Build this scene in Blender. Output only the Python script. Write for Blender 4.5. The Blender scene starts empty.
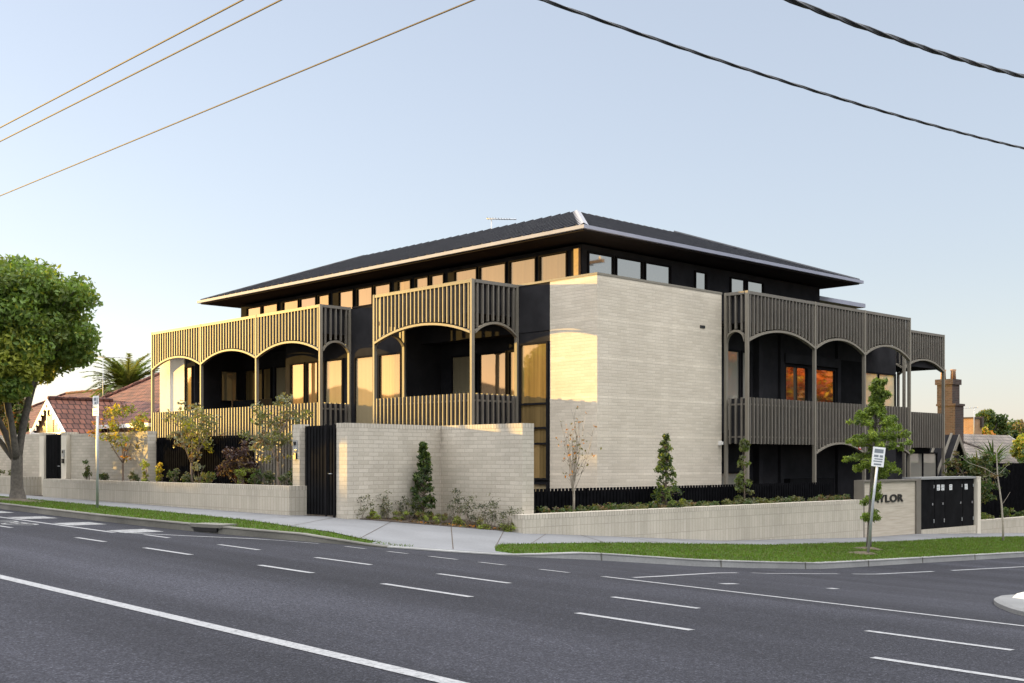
import bpy, math, random
import numpy as np
from mathutils import Vector, Matrix

random.seed(7)
rng = np.random.default_rng(11)
sc = bpy.context.scene
COL = sc.collection

# ------------------------------------------------------------------ site frame
# p runs along the main-road frontage (to the left and away), q along the side
# street (to the right and away); heights are metres relative to eye level.
N = math.hypot(1117, 1176)
UL = np.array([-1117 / N, 1176 / N])
UR = np.array([UL[1], -UL[0]])
ORG = np.array([2.23, 30.8])
EYE = 1.45

def W(p, q, z):
    return (ORG[0] + p * UL[0] + q * UR[0], ORG[1] + p * UL[1] + q * UR[1], z + EYE)

def Wn(a):
    a = np.asarray(a, float).reshape(-1, 3)
    xy = ORG + a[:, :1] * UL + a[:, 1:2] * UR
    return np.column_stack([xy, a[:, 2] + EYE])

def from_view(x, y, depth):
    """site position of something seen in direction (x, y) at a given distance"""
    d = np.array([(x - 512) / 1176 * depth, depth]) - ORG
    return float(d @ UL), float(d @ UR), (460 - y) / 1176 * depth

def px_to_p(x, q):
    bx, by = ORG + q * UR; r = (x - 512) / 1176
    return (bx - r * by) / (r * UL[1] - UL[0])
def px_to_q(x, p):
    bx, by = ORG + p * UL; r = (x - 512) / 1176
    return (r * by - bx) / (UR[0] - r * UR[1])

# ------------------------------------------------------------------ ground heights
KQ = [-12, -10, -7.4, -5, -1.5, 7.6, 25, 60, 400]
KZ = [0, -.1, -.3, -.52, -.76, -1.06, -1.6, -2.2, -2.5]

def z_road(p, q):
    pp = np.clip(p, -60, 150)
    z = -1.35 + .0155 * (pp + 7.65)
    z = z - .03 * (np.clip(q, -18, -10.) + 14.9)
    z = z + .02 * (np.clip(-q, 22, 32) - 22) * -1
    return z + np.interp(q, KQ, KZ)

def smooth_curve(pts, step=.35):
    pts = np.array(pts, float)
    out = []
    n = len(pts)
    for i in range(n - 1):
        p0 = pts[max(i - 1, 0)]; p1 = pts[i]; p2 = pts[i + 1]; p3 = pts[min(i + 2, n - 1)]
        L = np.linalg.norm(p2 - p1)
        m = max(2, int(L / step)) if L < 14 else max(2, int(L / 2))
        for k in range(m):
            t = k / m
            out.append(.5 * ((2 * p1) + (-p0 + p2) * t + (2 * p0 - 5 * p1 + 4 * p2 - p3) * t * t + (-p0 + 3 * p1 - 3 * p2 + p3) * t ** 3))
    out.append(pts[-1])
    return np.array(out)

# ------------------------------------------------------------------ materials
def mat(name):
    m = bpy.data.materials.new(name)
    m.use_nodes = True
    nt = m.node_tree
    b = nt.nodes['Principled BSDF']
    return m, nt, b

def lk(nt, a, b): nt.links.new(a, b)

def noise(nt, scale, detail=4, vec=None, rough=.55):
    n = nt.nodes.new('ShaderNodeTexNoise')
    n.inputs['Scale'].default_value = scale
    n.inputs['Detail'].default_value = detail
    n.inputs['Roughness'].default_value = rough
    if vec is None:
        g = nt.nodes.new('ShaderNodeNewGeometry'); vec = g.outputs['Position']
    lk(nt, vec, n.inputs['Vector'])
    return n.outputs['Fac']

def ramp(nt, fac, stops):
    r = nt.nodes.new('ShaderNodeValToRGB')
    el = r.color_ramp.elements
    while len(el) > 1: el.remove(el[-1])
    el[0].position = stops[0][0]; el[0].color = (*stops[0][1], 1)
    for pos, c in stops[1:]:
        e = el.new(pos); e.color = (*c, 1)
    lk(nt, fac, r.inputs['Fac'])
    return r.outputs['Color']

def mixc(nt, fac, a, b, mode='MIX'):
    m = nt.nodes.new('ShaderNodeMix'); m.data_type = 'RGBA'; m.blend_type = mode
    for s, v in ((m.inputs[0], fac), (m.inputs[6], a), (m.inputs[7], b)):
        if hasattr(v, 'node'): lk(nt, v, s)
        elif isinstance(v, (int, float)): s.default_value = v
        else: s.default_value = (*v, 1)
    return m.outputs[2]

def bump(nt, b, h, strength=.3, dist=.01):
    n = nt.nodes.new('ShaderNodeBump')
    n.inputs['Strength'].default_value = strength
    n.inputs['Distance'].default_value = dist
    lk(nt, h, n.inputs['Height']); lk(nt, n.outputs['Normal'], b.inputs['Normal'])

def uvvec(nt, sx=1, sy=1):
    u = nt.nodes.new('ShaderNodeUVMap'); mp = nt.nodes.new('ShaderNodeMapping')
    lk(nt, u.outputs['UV'], mp.inputs['Vector'])
    mp.inputs['Scale'].default_value = (sx, sy, 1)
    return mp.outputs['Vector']

def plain(name, c, rough=.6, var=.12, scale=6, metal=0, bumps=0, spec=.5):
    m, nt, b = mat(name)
    f = noise(nt, scale, 5)
    lo = tuple(x * (1 - var) for x in c); hi = tuple(min(1, x * (1 + var)) for x in c)
    lk(nt, ramp(nt, f, [(.3, lo), (.7, hi)]), b.inputs['Base Color'])
    b.inputs['Roughness'].default_value = rough
    b.inputs['Metallic'].default_value = metal
    b.inputs['Specular IOR Level'].default_value = spec
    if bumps: bump(nt, b, noise(nt, scale * 4, 6), bumps, .01)
    return m

def brickmat(name, c1, c2, mortar, bw, rh, ms=.008, offset=.5, var=.1, bumpd=.004, bands=False):
    m, nt, b = mat(name)
    v = uvvec(nt)
    t = nt.nodes.new('ShaderNodeTexBrick')
    lk(nt, v, t.inputs['Vector'])
    t.offset = offset; t.offset_frequency = 2; t.squash = 1
    t.inputs['Color1'].default_value = (*c1, 1); t.inputs['Color2'].default_value = (*c2, 1)
    t.inputs['Mortar'].default_value = (*mortar, 1)
    t.inputs['Scale'].default_value = 1; t.inputs['Mortar Size'].default_value = ms
    t.inputs['Mortar Smooth'].default_value = .2; t.inputs['Bias'].default_value = 0
    t.inputs['Brick Width'].default_value = bw; t.inputs['Row Height'].default_value = rh
    big = ramp(nt, noise(nt, .9, 5), [(.3, (1 - var,) * 3), (.7, (1 + var * .6,) * 3)])
    gpos = nt.nodes.new('ShaderNodeNewGeometry'); mpv = nt.nodes.new('ShaderNodeMapping'); mpv.inputs['Scale'].default_value = (1.6, 1.6, .16); lk(nt, gpos.outputs['Position'], mpv.inputs['Vector'])
    big = mixc(nt, 1, big, ramp(nt, noise(nt, 1.5, 5, mpv.outputs[0]), [(.3, (1 - var * .5,) * 3), (.6, (1.02,) * 3)]), 'MULTIPLY')
    fine = ramp(nt, noise(nt, 30, 4), [(.3, (.93,) * 3), (.7, (1.05,) * 3)])
    col = mixc(nt, 1, t.outputs['Color'], big, 'MULTIPLY')
    col = mixc(nt, 1, col, fine, 'MULTIPLY')
    if bands:
        sep = nt.nodes.new('ShaderNodeSeparateXYZ'); lk(nt, v, sep.inputs[0])
        w = nt.nodes.new('ShaderNodeMath'); w.operation = 'FRACT'
        d = nt.nodes.new('ShaderNodeMath'); d.operation = 'DIVIDE'; d.inputs[1].default_value = 1.03
        lk(nt, sep.outputs['Y'], d.inputs[0]); lk(nt, d.outputs[0], w.inputs[0])
        col = mixc(nt, 1, col, ramp(nt, w.outputs[0], [(0, (1.1,) * 3), (.07, (1.1,) * 3), (.09, (1,) * 3)]), 'MULTIPLY')
    lk(nt, col, b.inputs['Base Color'])
    b.inputs['Roughness'].default_value = .85
    b.inputs['Specular IOR Level'].default_value = .25
    inv = nt.nodes.new('ShaderNodeMath'); inv.operation = 'SUBTRACT'; inv.inputs[0].default_value = 1
    lk(nt, t.outputs['Fac'], inv.inputs[1])
    bump(nt, b, inv.outputs[0], .6, bumpd)
    return m

def leafmat(name, c, trans=.35):
    m, nt, b = mat(name)
    g = nt.nodes.new('ShaderNodeNewGeometry')
    c = tuple(x * 1.45 for x in c)
    col = ramp(nt, noise(nt, 3.1, 3), [(.3, tuple(x * .75 for x in c)), (.7, tuple(x * 1.25 for x in c))])
    lk(nt, col, b.inputs['Base Color'])
    b.inputs['Roughness'].default_value = .55
    b.inputs['Specular IOR Level'].default_value = .35
    tr = nt.nodes.new('ShaderNodeBsdfTranslucent')
    lk(nt, mixc(nt, 1, col, (1.5, 1.5, .7), 'MULTIPLY'), tr.inputs['Color'])
    mx = nt.nodes.new('ShaderNodeMixShader'); mx.inputs[0].default_value = trans
    lk(nt, b.outputs[0], mx.inputs[1]); lk(nt, tr.outputs[0], mx.inputs[2])
    lk(nt, mx.outputs[0], nt.nodes['Material Output'].inputs['Surface'])
    return m

def glassmat(name, inner, refl, folds=0.0, rough=.03, tint=(.95, .95, .95)):
    """window pane with whatever stands right behind it (blind, curtain, dark room)"""
    m, nt, b = mat(name)
    col = inner
    if folds:
        v = uvvec(nt, 1, .02)
        f = noise(nt, 9, 3, v)
        col = ramp(nt, f, [(.3, tuple(x * (1 - folds) for x in inner)), (.65, inner)])
        lk(nt, col, b.inputs['Base Color'])
    else:
        b.inputs['Base Color'].default_value = (*inner, 1)
    b.inputs['Roughness'].default_value = .9
    b.inputs['Specular IOR Level'].default_value = 0
    g = nt.nodes.new('ShaderNodeBsdfGlossy'); g.inputs['Roughness'].default_value = rough
    g.inputs['Color'].default_value = (*tint, 1)  # tint puts the golden sky reflection into the pane colour
    lw = nt.nodes.new('ShaderNodeFresnel'); lw.inputs['IOR'].default_value = 1.5
    ad = nt.nodes.new('ShaderNodeMath'); ad.operation = 'ADD'; ad.use_clamp = True; ad.inputs[1].default_value = refl
    lk(nt, lw.outputs[0], ad.inputs[0])
    nb = nt.nodes.new('ShaderNodeBump'); nb.inputs['Strength'].default_value = .05; nb.inputs['Distance'].default_value = .02
    lk(nt, noise(nt, 1.3, 1), nb.inputs['Height']); lk(nt, nb.outputs[0], g.inputs['Normal'])
    mx = nt.nodes.new('ShaderNodeMixShader')
    lk(nt, ad.outputs[0], mx.inputs[0]); lk(nt, b.outputs[0], mx.inputs[1]); lk(nt, g.outputs[0], mx.inputs[2])
    lk(nt, mx.outputs[0], nt.nodes['Material Output'].inputs['Surface'])
    return m

M = {}
M['brick'] = brickmat('cream_brick', (.53, .475, .395), (.44, .392, .32), (.40, .357, .29), .30, .09, .009, .5, .12)
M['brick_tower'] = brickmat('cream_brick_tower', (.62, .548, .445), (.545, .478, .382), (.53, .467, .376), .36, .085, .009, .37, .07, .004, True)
M['brick_stack'] = brickmat('cream_brick_stack_bond', (.50, .45, .37), (.44, .395, .32), (.37, .33, .265), .115, .31, .008, 0, .1)
M['soldier'] = brickmat('cream_brick_soldier', (.52, .47, .39), (.45, .40, .325), (.34, .30, .245), .09, 1.3, .012, 0, .08)
M['timber_sign'] = None
M['redbrick'] = brickmat('red_brick', (.085, .052, .042), (.05, .034, .029), (.09, .08, .07), .24, .086, .012, .5, .2)
M['orangebrick'] = brickmat('orange_brick', (.40, .20, .09), (.33, .16, .08), (.33, .26, .19), .24, .086, .012, .5, .15)
M['tile'] = brickmat('terracotta_tile', (.22, .092, .062), (.13, .06, .048), (.05, .025, .02), .26, .34, .03, .5, .3, .03)
M['greytile'] = brickmat('grey_tile', (.24, .20, .17), (.17, .145, .125), (.08, .07, .06), .26, .34, .03, .5, .25, .03)
M['render'] = plain('cream_render', (.62, .56, .46), .8, .06, 2)
M['white_paint'] = plain('white_timber_paint', (.72, .70, .66), .5, .06, 4)
M['dark'] = plain('charcoal_cladding', (.029, .028, .030), .6, .25, 1.5, spec=0)
M['darkdoor'] = plain('black_powdercoat', (.013, .0128, .0135), .6, .2, 3, spec=0)
M['blackfence'] = plain('black_fence', (.007, .007, .008), .6, .3, 5, spec=0)
M['bronze'] = plain('bronze_aluminium', (.158, .141, .118), .5, .08, 3, spec=.25)
M['bronze_post'] = plain('bronze_frame', (.21, .187, .15), .55, .06, 3, spec=.2)
M['panel'] = plain('cream_panel', (.66, .60, .50), .7, .04, 2)
M['fascia'] = plain('pale_grey_fascia', (.29, .30, .36), .6, .06, 2, spec=.15)
M['hipcap'] = plain('pale_flashing', (.20, .20, .225), .5, .06, 2)
M['roof'] = plain('charcoal_roof_steel', (.022, .023, .029), .6, .15, 1.2, spec=.1)
M['soffit'] = plain('dark_soffit', (.040, .034, .032), .8, .1, 2, spec=0)
M['frame'] = plain('window_frame', (.018, .017, .018), .6, .1, 4, spec=0)
M['woodframe'] = plain('timber_reveal', (.24, .13, .06), .5, .25, 8)
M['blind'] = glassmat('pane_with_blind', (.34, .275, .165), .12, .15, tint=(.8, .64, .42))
M['curtain'] = glassmat('pane_with_curtain', (.30, .205, .085), .30, .4, tint=(.72, .52, .29))  # amber curtain and tint stand in for golden sun and sky
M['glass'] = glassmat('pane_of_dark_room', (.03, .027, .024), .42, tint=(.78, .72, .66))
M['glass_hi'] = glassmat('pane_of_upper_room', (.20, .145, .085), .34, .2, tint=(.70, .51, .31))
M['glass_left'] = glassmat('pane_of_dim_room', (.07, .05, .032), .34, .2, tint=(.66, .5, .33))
M['creamblind'] = glassmat('pane_with_cream_blind', (.62, .53, .34), .06, .08)
M['greyblind'] = glassmat('pane_with_grey_blind', (.30, .28, .235), .08, .08)
M['steel'] = plain('galvanised_steel', (.45, .46, .47), .45, .1, 12, metal=.6)
M['sign'] = plain('sign_white', (.78, .78, .77), .4, .03, 9)
M['sign_ink'] = plain('sign_print', (.20, .22, .24), .5, .05, 9)
M['sign_red'] = plain('sign_red', (.45, .03, .03), .5, .05, 9)
M['black'] = plain('black_plastic', (.012, .012, .012), .45, .1, 9)
M['cable'] = plain('cable_black', (.015, .015, .017), .5, .1, 9)
M['wire'] = plain('copper_wire', (.05, .035, .025), .6, .1, 9)
M['pole'] = plain('timber_pole', (.16, .12, .09), .85, .25, 5)
M['soil'] = plain('mulch', (.06, .042, .028), .95, .5, 40, bumps=.8)
M['dirt'] = plain('dry_dirt', (.085, .065, .04), .95, .4, 12, bumps=.5)
M['bark'] = plain('tree_bark', (.10, .086, .07), .9, .35, 14, bumps=.9)
M['bark_pale'] = plain('pale_bark', (.33, .285, .23), .85, .2, 18)
M['bark_thin'] = plain('twig_bark', (.20, .15, .115), .85, .2, 18)
M['stake'] = plain('timber_stake', (.40, .31, .2), .8, .2, 10)

def timber_sign():
    m, nt, b = mat('travertine_cladding')
    v = uvvec(nt, .6, 9)
    f = noise(nt, 2.2, 6, v)
    lk(nt, ramp(nt, f, [(.25, (.36, .30, .235)), (.5, (.45, .39, .31)), (.75, (.53, .47, .38))]), b.inputs['Base Color'])
    b.inputs['Roughness'].default_value = .7
    return m
M['timber_sign'] = timber_sign()

def asphalt():
    m, nt, b = mat('asphalt')
    sp = nt.nodes.new('ShaderNodeTexVoronoi'); sp.inputs['Scale'].default_value = 85
    g = nt.nodes.new('ShaderNodeNewGeometry'); lk(nt, g.outputs['Position'], sp.inputs['Vector'])
    base = ramp(nt, noise(nt, 34, 6, rough=.8), [(.28, (.013, .013, .0165)), (.5, (.029, .0292, .0365)), (.74, (.064, .065, .075))])
    chips = ramp(nt, sp.outputs['Color'], [(.0, (.42,) * 3), (.45, (.85,) * 3), (.72, (1.05,) * 3), (.84, (1.5,) * 3), (1, (2.3,) * 3)])
    col = mixc(nt, 1, base, chips, 'MULTIPLY')
    # wheel paths and patches polished along the road direction (site p axis)
    rot = nt.nodes.new('ShaderNodeMapping'); rot.vector_type = 'POINT'
    rot.inputs['Rotation'].default_value = (0, 0, -math.atan2(UL[1], UL[0]))
    lk(nt, g.outputs['Position'], rot.inputs['Vector'])
    st = nt.nodes.new('ShaderNodeMapping'); st.inputs['Scale'].default_value = (.035, .62, 1)
    lk(nt, rot.outputs[0], st.inputs['Vector'])
    tr = ramp(nt, noise(nt, 1.0, 3, st.outputs[0]), [(.3, (.66,) * 3), (.5, (.98,) * 3), (.70, (1.5,) * 3)])
    col = mixc(nt, 1, col, tr, 'MULTIPLY')
    big = ramp(nt, noise(nt, .22, 4), [(.3, (.86,) * 3), (.7, (1.14,) * 3)])
    col = mixc(nt, 1, col, big, 'MULTIPLY')
    lk(nt, col, b.inputs['Base Color'])
    b.inputs['Roughness'].default_value = .9
    b.inputs['Specular IOR Level'].default_value = .12
    bump(nt, b, noise(nt, 45, 5), .6, .012)
    return m
M['asphalt'] = asphalt()

def roadpaint():
    m, nt, b = mat('road_paint')
    f = noise(nt, 28, 6, rough=.7)
    lk(nt, ramp(nt, f, [(.30, (.06, .06, .065)), (.46, (.22, .22, .225)), (.7, (.33, .33, .34))]), b.inputs['Base Color'])
    b.inputs['Roughness'].default_value = .7
    bump(nt, b, noise(nt, 60, 4), .4, .006)
    return m
M['paint'] = roadpaint()
def wornpaint():
    m, nt, b = mat('worn_road_paint')
    f = noise(nt, 14, 8, rough=.8)
    lk(nt, ramp(nt, f, [(.36, (.06, .06, .06)), (.5, (.2, .2, .2)), (.62, (.33, .33, .33))]), b.inputs['Base Color'])
    b.inputs['Roughness'].default_value = .8
    return m
M['worn'] = wornpaint()

def concrete(name, c, var=.12, joint=0):
    m, nt, b = mat(name)
    a = ramp(nt, noise(nt, .8, 5), [(.3, tuple(x * (1 - var) for x in c)), (.7, tuple(x * (1 + var) for x in c))])
    a = mixc(nt, 1, a, ramp(nt, noise(nt, 22, 6, rough=.7), [(.3, (.86,) * 3), (.7, (1.1,) * 3)]), 'MULTIPLY')
    lk(nt, a, b.inputs['Base Color']); b.inputs['Roughness'].default_value = .85
    bump(nt, b, noise(nt, 40, 5), .3, .006)
    return m
M['footpath'] = concrete('footpath_concrete', (.152, .154, .160), .12)
M['kerb'] = concrete('old_kerb_concrete', (.125, .118, .10), .45)
M['kerb_new'] = concrete('new_kerb_concrete', (.25, .247, .24), .2)
M['apron'] = concrete('island_concrete', (.15, .15, .148), .12)

def lawn():
    m, nt, b = mat('lawn')
    a = ramp(nt, noise(nt, .7, 4), [(.3, (.042, .080, .006)), (.55, (.060, .110, .008)), (.75, (.095, .118, .020))])
    a = mixc(nt, 1, a, ramp(nt, noise(nt, 16, 6, rough=.8), [(.3, (.5,) * 3), (.7, (1.35,) * 3)]), 'MULTIPLY')
    lk(nt, a, b.inputs['Base Color']); b.inputs['Roughness'].default_value = .9
    b.inputs['Specular IOR Level'].default_value = .1
    bump(nt, b, noise(nt, 30, 5), 1, .04)
    return m
M['lawn'] = lawn()
M['terrain'] = plain('dry_ground', (.10, .11, .05), .95, .4, .2)
M['blade_a'] = leafmat('grass_blade', (.050, .094, .006), .3)
M['blade_b'] = leafmat('grass_blade_dry', (.065, .075, .02), .3)
for nm, c in dict(green=(.078, .105, .022), dgreen=(.036, .060, .016), ygreen=(.15, .16, .022), yellow=(.34, .25, .025),
                  orange=(.33, .135, .018), rust=(.30, .075, .012), olive=(.080, .082, .026), grey=(.095, .10, .066), dgrey=(.05, .055, .038),
                  purple=(.028, .014, .014), lime=(.17, .21, .035), palm=(.065, .075, .022), shrub=(.022, .036, .012),
                  pin=(.105, .15, .026), street_a=(.10, .152, .032), street_b=(.058, .092, .022), street_c=(.185, .20, .03), brown=(.10, .065, .03)).items():
    M[nm] = leafmat('leaf_' + nm, c)

# ------------------------------------------------------------------ mesh builder
ROOTLOC = {}

class MB:
    def __init__(self):
        self.v = []; self.f = []; self.m = []; self.s = []
    def add(self, verts, faces, mi=0, smooth=False):
        o = len(self.v)
        self.v.extend([tuple(x) for x in verts])
        for f in faces:
            self.f.append(tuple(i + o for i in f)); self.m.append(mi); self.s.append(smooth)
        return self
    def box(self, p0, p1, q0, q1, z0, z1, mi=0):
        if p0 > p1: p0, p1 = p1, p0
        if q0 > q1: q0, q1 = q1, q0
        v = [(p, q, z) for z in (z0, z1) for q in (q0, q1) for p in (p0, p1)]
        # site frame is right handed as (q, p, z)
        return self.add(v, [(0, 1, 3, 2), (4, 6, 7, 5), (0, 4, 5, 1), (2, 3, 7, 6), (0, 2, 6, 4), (1, 5, 7, 3)], mi)
    def prism(self, poly, z0, z1, mi=0):
        n = len(poly)
        zz0 = z0 if hasattr(z0, '__len__') else [z0] * n
        zz1 = z1 if hasattr(z1, '__len__') else [z1] * n
        v = [(a, b, c) for (a, b), c in zip(poly, zz0)] + [(a, b, c) for (a, b), c in zip(poly, zz1)]
        fs = [tuple(range(n - 1, -1, -1)), tuple(range(n, 2 * n))]
        fs += [(i, (i + 1) % n, n + (i + 1) % n, n + i) for i in range(n)]
        return self.add(v, fs, mi)
    def hexa(self, b, t, mi=0):
        return self.add(list(b) + list(t), [(3, 2, 1, 0), (4, 5, 6, 7), (0, 1, 5, 4), (1, 2, 6, 5), (2, 3, 7, 6), (3, 0, 4, 7)], mi)
    def tube(self, pts, r, n=8, mi=0, smooth=True, cap=True):
        pts = [np.array(x, float) for x in pts]
        rr = r if hasattr(r, '__len__') else [r] * len(pts)
        vs = []; fs = []
        ref = None
        for i, c in enumerate(pts):
            d = pts[min(i + 1, len(pts) - 1)] - pts[max(i - 1, 0)]
            d = d / (np.linalg.norm(d) + 1e-9)
            if ref is None: ref = np.array([1, 0, 0]) if abs(d[0]) < .8 else np.array([0, 1, 0])
            a = np.cross(d, ref); a /= np.linalg.norm(a) + 1e-9
            b = np.cross(d, a); ref = -np.cross(d, a) if False else ref
            for k in range(n):
                t = 2 * math.pi * k / n
                vs.append(c + rr[i] * (math.cos(t) * a + math.sin(t) * b))
        for i in range(len(pts) - 1):
            for k in range(n):
                fs.append((i * n + k, i * n + (k + 1) % n, (i + 1) * n + (k + 1) % n, (i + 1) * n + k))
        if cap:
            fs.append(tuple(range(n - 1, -1, -1))); fs.append(tuple(range((len(pts) - 1) * n, len(pts) * n)))
        return self.add(vs, fs, mi, smooth)
    def build(self, name, mats, parent=None, base=None):
        co = Wn(self.v)
        if parent is not None:
            loc = ROOTLOC[parent.name]
        elif base is not None:
            loc = np.array(W(*base))
        else:
            mn = co.min(0); mx = co.max(0)
            loc = np.array([(mn[0] + mx[0]) / 2, (mn[1] + mx[1]) / 2, mn[2]])
        me = bpy.data.meshes.new(name)
        me.from_pydata((co - loc).tolist(), [], self.f)
        if not isinstance(mats, (list, tuple)): mats = [mats]
        for m in mats: me.materials.append(m)
        nf = len(me.polygons)
        me.polygons.foreach_set('material_index', np.array(self.m, np.int32))
        me.polygons.foreach_set('use_smooth', np.array(self.s, bool))
        nrm = np.empty(nf * 3); me.polygons.foreach_get('normal', nrm); nrm = nrm.reshape(-1, 3)
        tot = np.empty(nf, np.int32); me.polygons.foreach_get('loop_total', tot)
        vi = np.empty(len(me.loops), np.int32); me.loops.foreach_get('vertex_index', vi)
        ln = np.repeat(nrm, tot, 0)
        ud = np.column_stack([-ln[:, 1], ln[:, 0], np.zeros(len(ln))])
        L = np.linalg.norm(ud, axis=1)
        flat = L < .15
        ud[flat] = (UR[0], UR[1], 0); L[flat] = 1
        ud /= L[:, None]
        vd = np.cross(ln, ud)
        vd[flat] = (UL[0], UL[1], 0)
        P = co[vi]
        uv = np.column_stack([(P * ud).sum(1), (P * vd).sum(1)])
        lay = me.uv_layers.new(name='UVMap')
        lay.data.foreach_set('uv', uv.astype(np.float32).ravel())
        me.update()
        o = bpy.data.objects.new(name, me); COL.objects.link(o)
        if parent is not None:
            o.parent = parent
        else:
            o.location = loc.tolist()
        ROOTLOC[o.name] = loc
        return o

def empty(name, base):
    o = bpy.data.objects.new(name, None); COL.objects.link(o)
    o.empty_display_size = .2
    o.location = W(*base); ROOTLOC[o.name] = np.array(W(*base))
    return o

def tag(o, label=None, cat=None, group=None, kind=None):
    if label: o['label'] = label
    if cat: o['category'] = cat
    if group: o['group'] = group
    if kind: o['kind'] = kind
    return o

def thing(name, label, cat, base, group=None):
    return tag(empty(name, base), label, cat, group)

def struct(mb, name, mats, base=None):
    return tag(mb.build(name, mats, base=base), kind='structure')

# ------------------------------------------------------------------ camera, world, sun
cam = bpy.data.cameras.new('camera'); co_ = bpy.data.objects.new('camera', cam); COL.objects.link(co_)
cam.sensor_width = 36; cam.lens = 1176 / 1024 * 36; cam.shift_y = (460 - 341.5) / 1024
cam.clip_start = .05; cam.clip_end = 6000
co_.location = (0, 0, EYE); co_.rotation_euler = (math.radians(90), 0, 0)
sc.camera = co_

VEIL_MIX, VEIL_COL, OVERHEAD_FILL = .62, (.89, .99, 1.14), 5.4
SUN_EL = math.radians(5.0)
tp, tq = -1.0, .46                       # travel of the light in site axes
tv = UL * tp + UR * tq; tv /= np.linalg.norm(tv)
sun_dir = Vector((-tv[0] * math.cos(SUN_EL), -tv[1] * math.cos(SUN_EL), math.sin(SUN_EL)))
w = bpy.data.worlds.new('World'); sc.world = w; w.use_nodes = True
nt = w.node_tree
sky = nt.nodes.new('ShaderNodeTexSky'); sky.sky_type = 'NISHITA'; sky.sun_disc = False
sky.sun_elevation = SUN_EL
sky.sun_rotation = math.atan2(sun_dir.x, sun_dir.y)
sky.altitude = 60; sky.air_density = 1.0; sky.dust_density = .6; sky.ozone_density = 1.6
bg = nt.nodes['Background']; bg.inputs['Strength'].default_value = .15
hs = nt.nodes.new('ShaderNodeHueSaturation'); hs.inputs['Saturation'].default_value = .75
nt.links.new(sky.outputs[0], hs.inputs['Color'])
base_sky = mixc(nt, 1, hs.outputs[0], (1.0, .92, .99), 'MULTIPLY')
# pale even film over the sky, with an added bright fill overhead
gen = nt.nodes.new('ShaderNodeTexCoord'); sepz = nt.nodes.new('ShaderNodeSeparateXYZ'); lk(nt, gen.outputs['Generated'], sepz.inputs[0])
fill_n = noise(nt, 2.2, 5, gen.outputs['Generated'])
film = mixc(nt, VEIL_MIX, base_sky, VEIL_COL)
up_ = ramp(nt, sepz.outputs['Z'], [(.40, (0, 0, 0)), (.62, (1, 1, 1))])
fill_col = mixc(nt, fill_n, (.7, .68, .66), (1.2, 1.18, 1.15))
fill_col = mixc(nt, 1, fill_col, (OVERHEAD_FILL,) * 3, 'MULTIPLY')  # added brightness overhead, unseen, lifts the walls in shade
final = mixc(nt, 1, film, mixc(nt, 1, up_, fill_col, 'MULTIPLY'), 'ADD')
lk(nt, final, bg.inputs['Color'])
sl = bpy.data.lights.new('sun', 'SUN'); so = bpy.data.objects.new('sun', sl); COL.objects.link(so)
sl.energy = 2.75; sl.angle = math.radians(.5); sl.color = (1, .63, .15)
so.rotation_euler = sun_dir.to_track_quat('Z', 'Y').to_euler()
so.location = (-30, 20, 30)
sc.view_settings.view_transform = 'Standard'
sc.view_settings.look = 'None'; sc.view_settings.gamma = 1
sc.view_settings.exposure = 2.0
sc.cycles.max_bounces = 6

# ------------------------------------------------------------------ ground, road
mb = MB()
S = 2500
mb.add([(-S, -S, -4.6), (S, -S, -4.6), (S, S, -4.6), (-S, S, -4.6)], [(0, 3, 2, 1)])
struct(mb, 'terrain', M['terrain'])

def grid_axis(lo, hi, near_lo, near_hi, fine, coarse):
    a = list(np.arange(lo, near_lo, coarse)) + list(np.arange(near_lo, near_hi, fine)) + list(np.arange(near_hi, hi + .1, coarse))
    return np.array(a)
pa = grid_axis(-160, 160, -30, 30, .8, 6); qa = grid_axis(-60, 160, -26, 30, .6, 6)
PP, QQ = np.meshgrid(pa, qa, indexing='ij')
ZZ = z_road(PP, QQ)
nv = [(a, b, c) for a, b, c in zip(PP.ravel(), QQ.ravel(), ZZ.ravel())]
nq = len(qa)
keep = []
for i in range(len(pa) - 1):
    for j in range(nq - 1):
        a = i * nq + j
        keep.append((a, a + 1, a + nq + 1, a + nq))
mb = MB(); mb.add(nv, keep, 0, True)
struct(mb, 'road', M['asphalt'])

# kerb line, footpath edge and property line share one parameter
KERB = [(120, -12.2), (60, -12.2), (20, -12.2), (8.3, -12.2), (2.6, -12.2), (-.4, -12.0), (-2, -11.7), (-3.2, -11.25), (-4.3, -10.65), (-5.2, -9.95),
        (-5.95, -9.1), (-6.35, -8.0), (-6.65, -6.6), (-7.05, -5.2), (-7.4, -3.5), (-7.55, -.6), (-7.5, 3), (-7.45, 8.7), (-7.45, 20), (-7.45, 60), (-7.45, 140)]
PATH = [(120, -10.3), (60, -10.3), (20, -10.3), (8.3, -10.3), (2.6, -10.35), (-.4, -10.55), (-2, -10.70), (-3.2, -10.62), (-4.12, -10.28), (-5.0, -9.75),
        (-5.7, -9.0), (-4.9, -8.15), (-4.1, -7.0), (-4.1, -5.0), (-4.1, -3.4), (-4.1, -.6), (-4.1, 3), (-4.1, 8.7), (-4.1, 20), (-4.1, 60), (-4.1, 140)]
LINE = [(120, -8.3), (60, -8.3), (20, -8.3), (8.3, -8.3), (2.6, -8.3), (.9, -8.1), (.5, -7.9), (0, -7.4), (-.6, -6.9), (-1.2, -6.4),
        (-1.8, -5.9), (-2.3, -5.5), (-2.75, -5.0), (-2.78, -4.0), (-2.78, -3.0), (-2.78, -.6), (-2.78, 3), (-2.78, 8.7), (-2.78, 20), (-2.78, 60), (-2.78, 140)]

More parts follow.
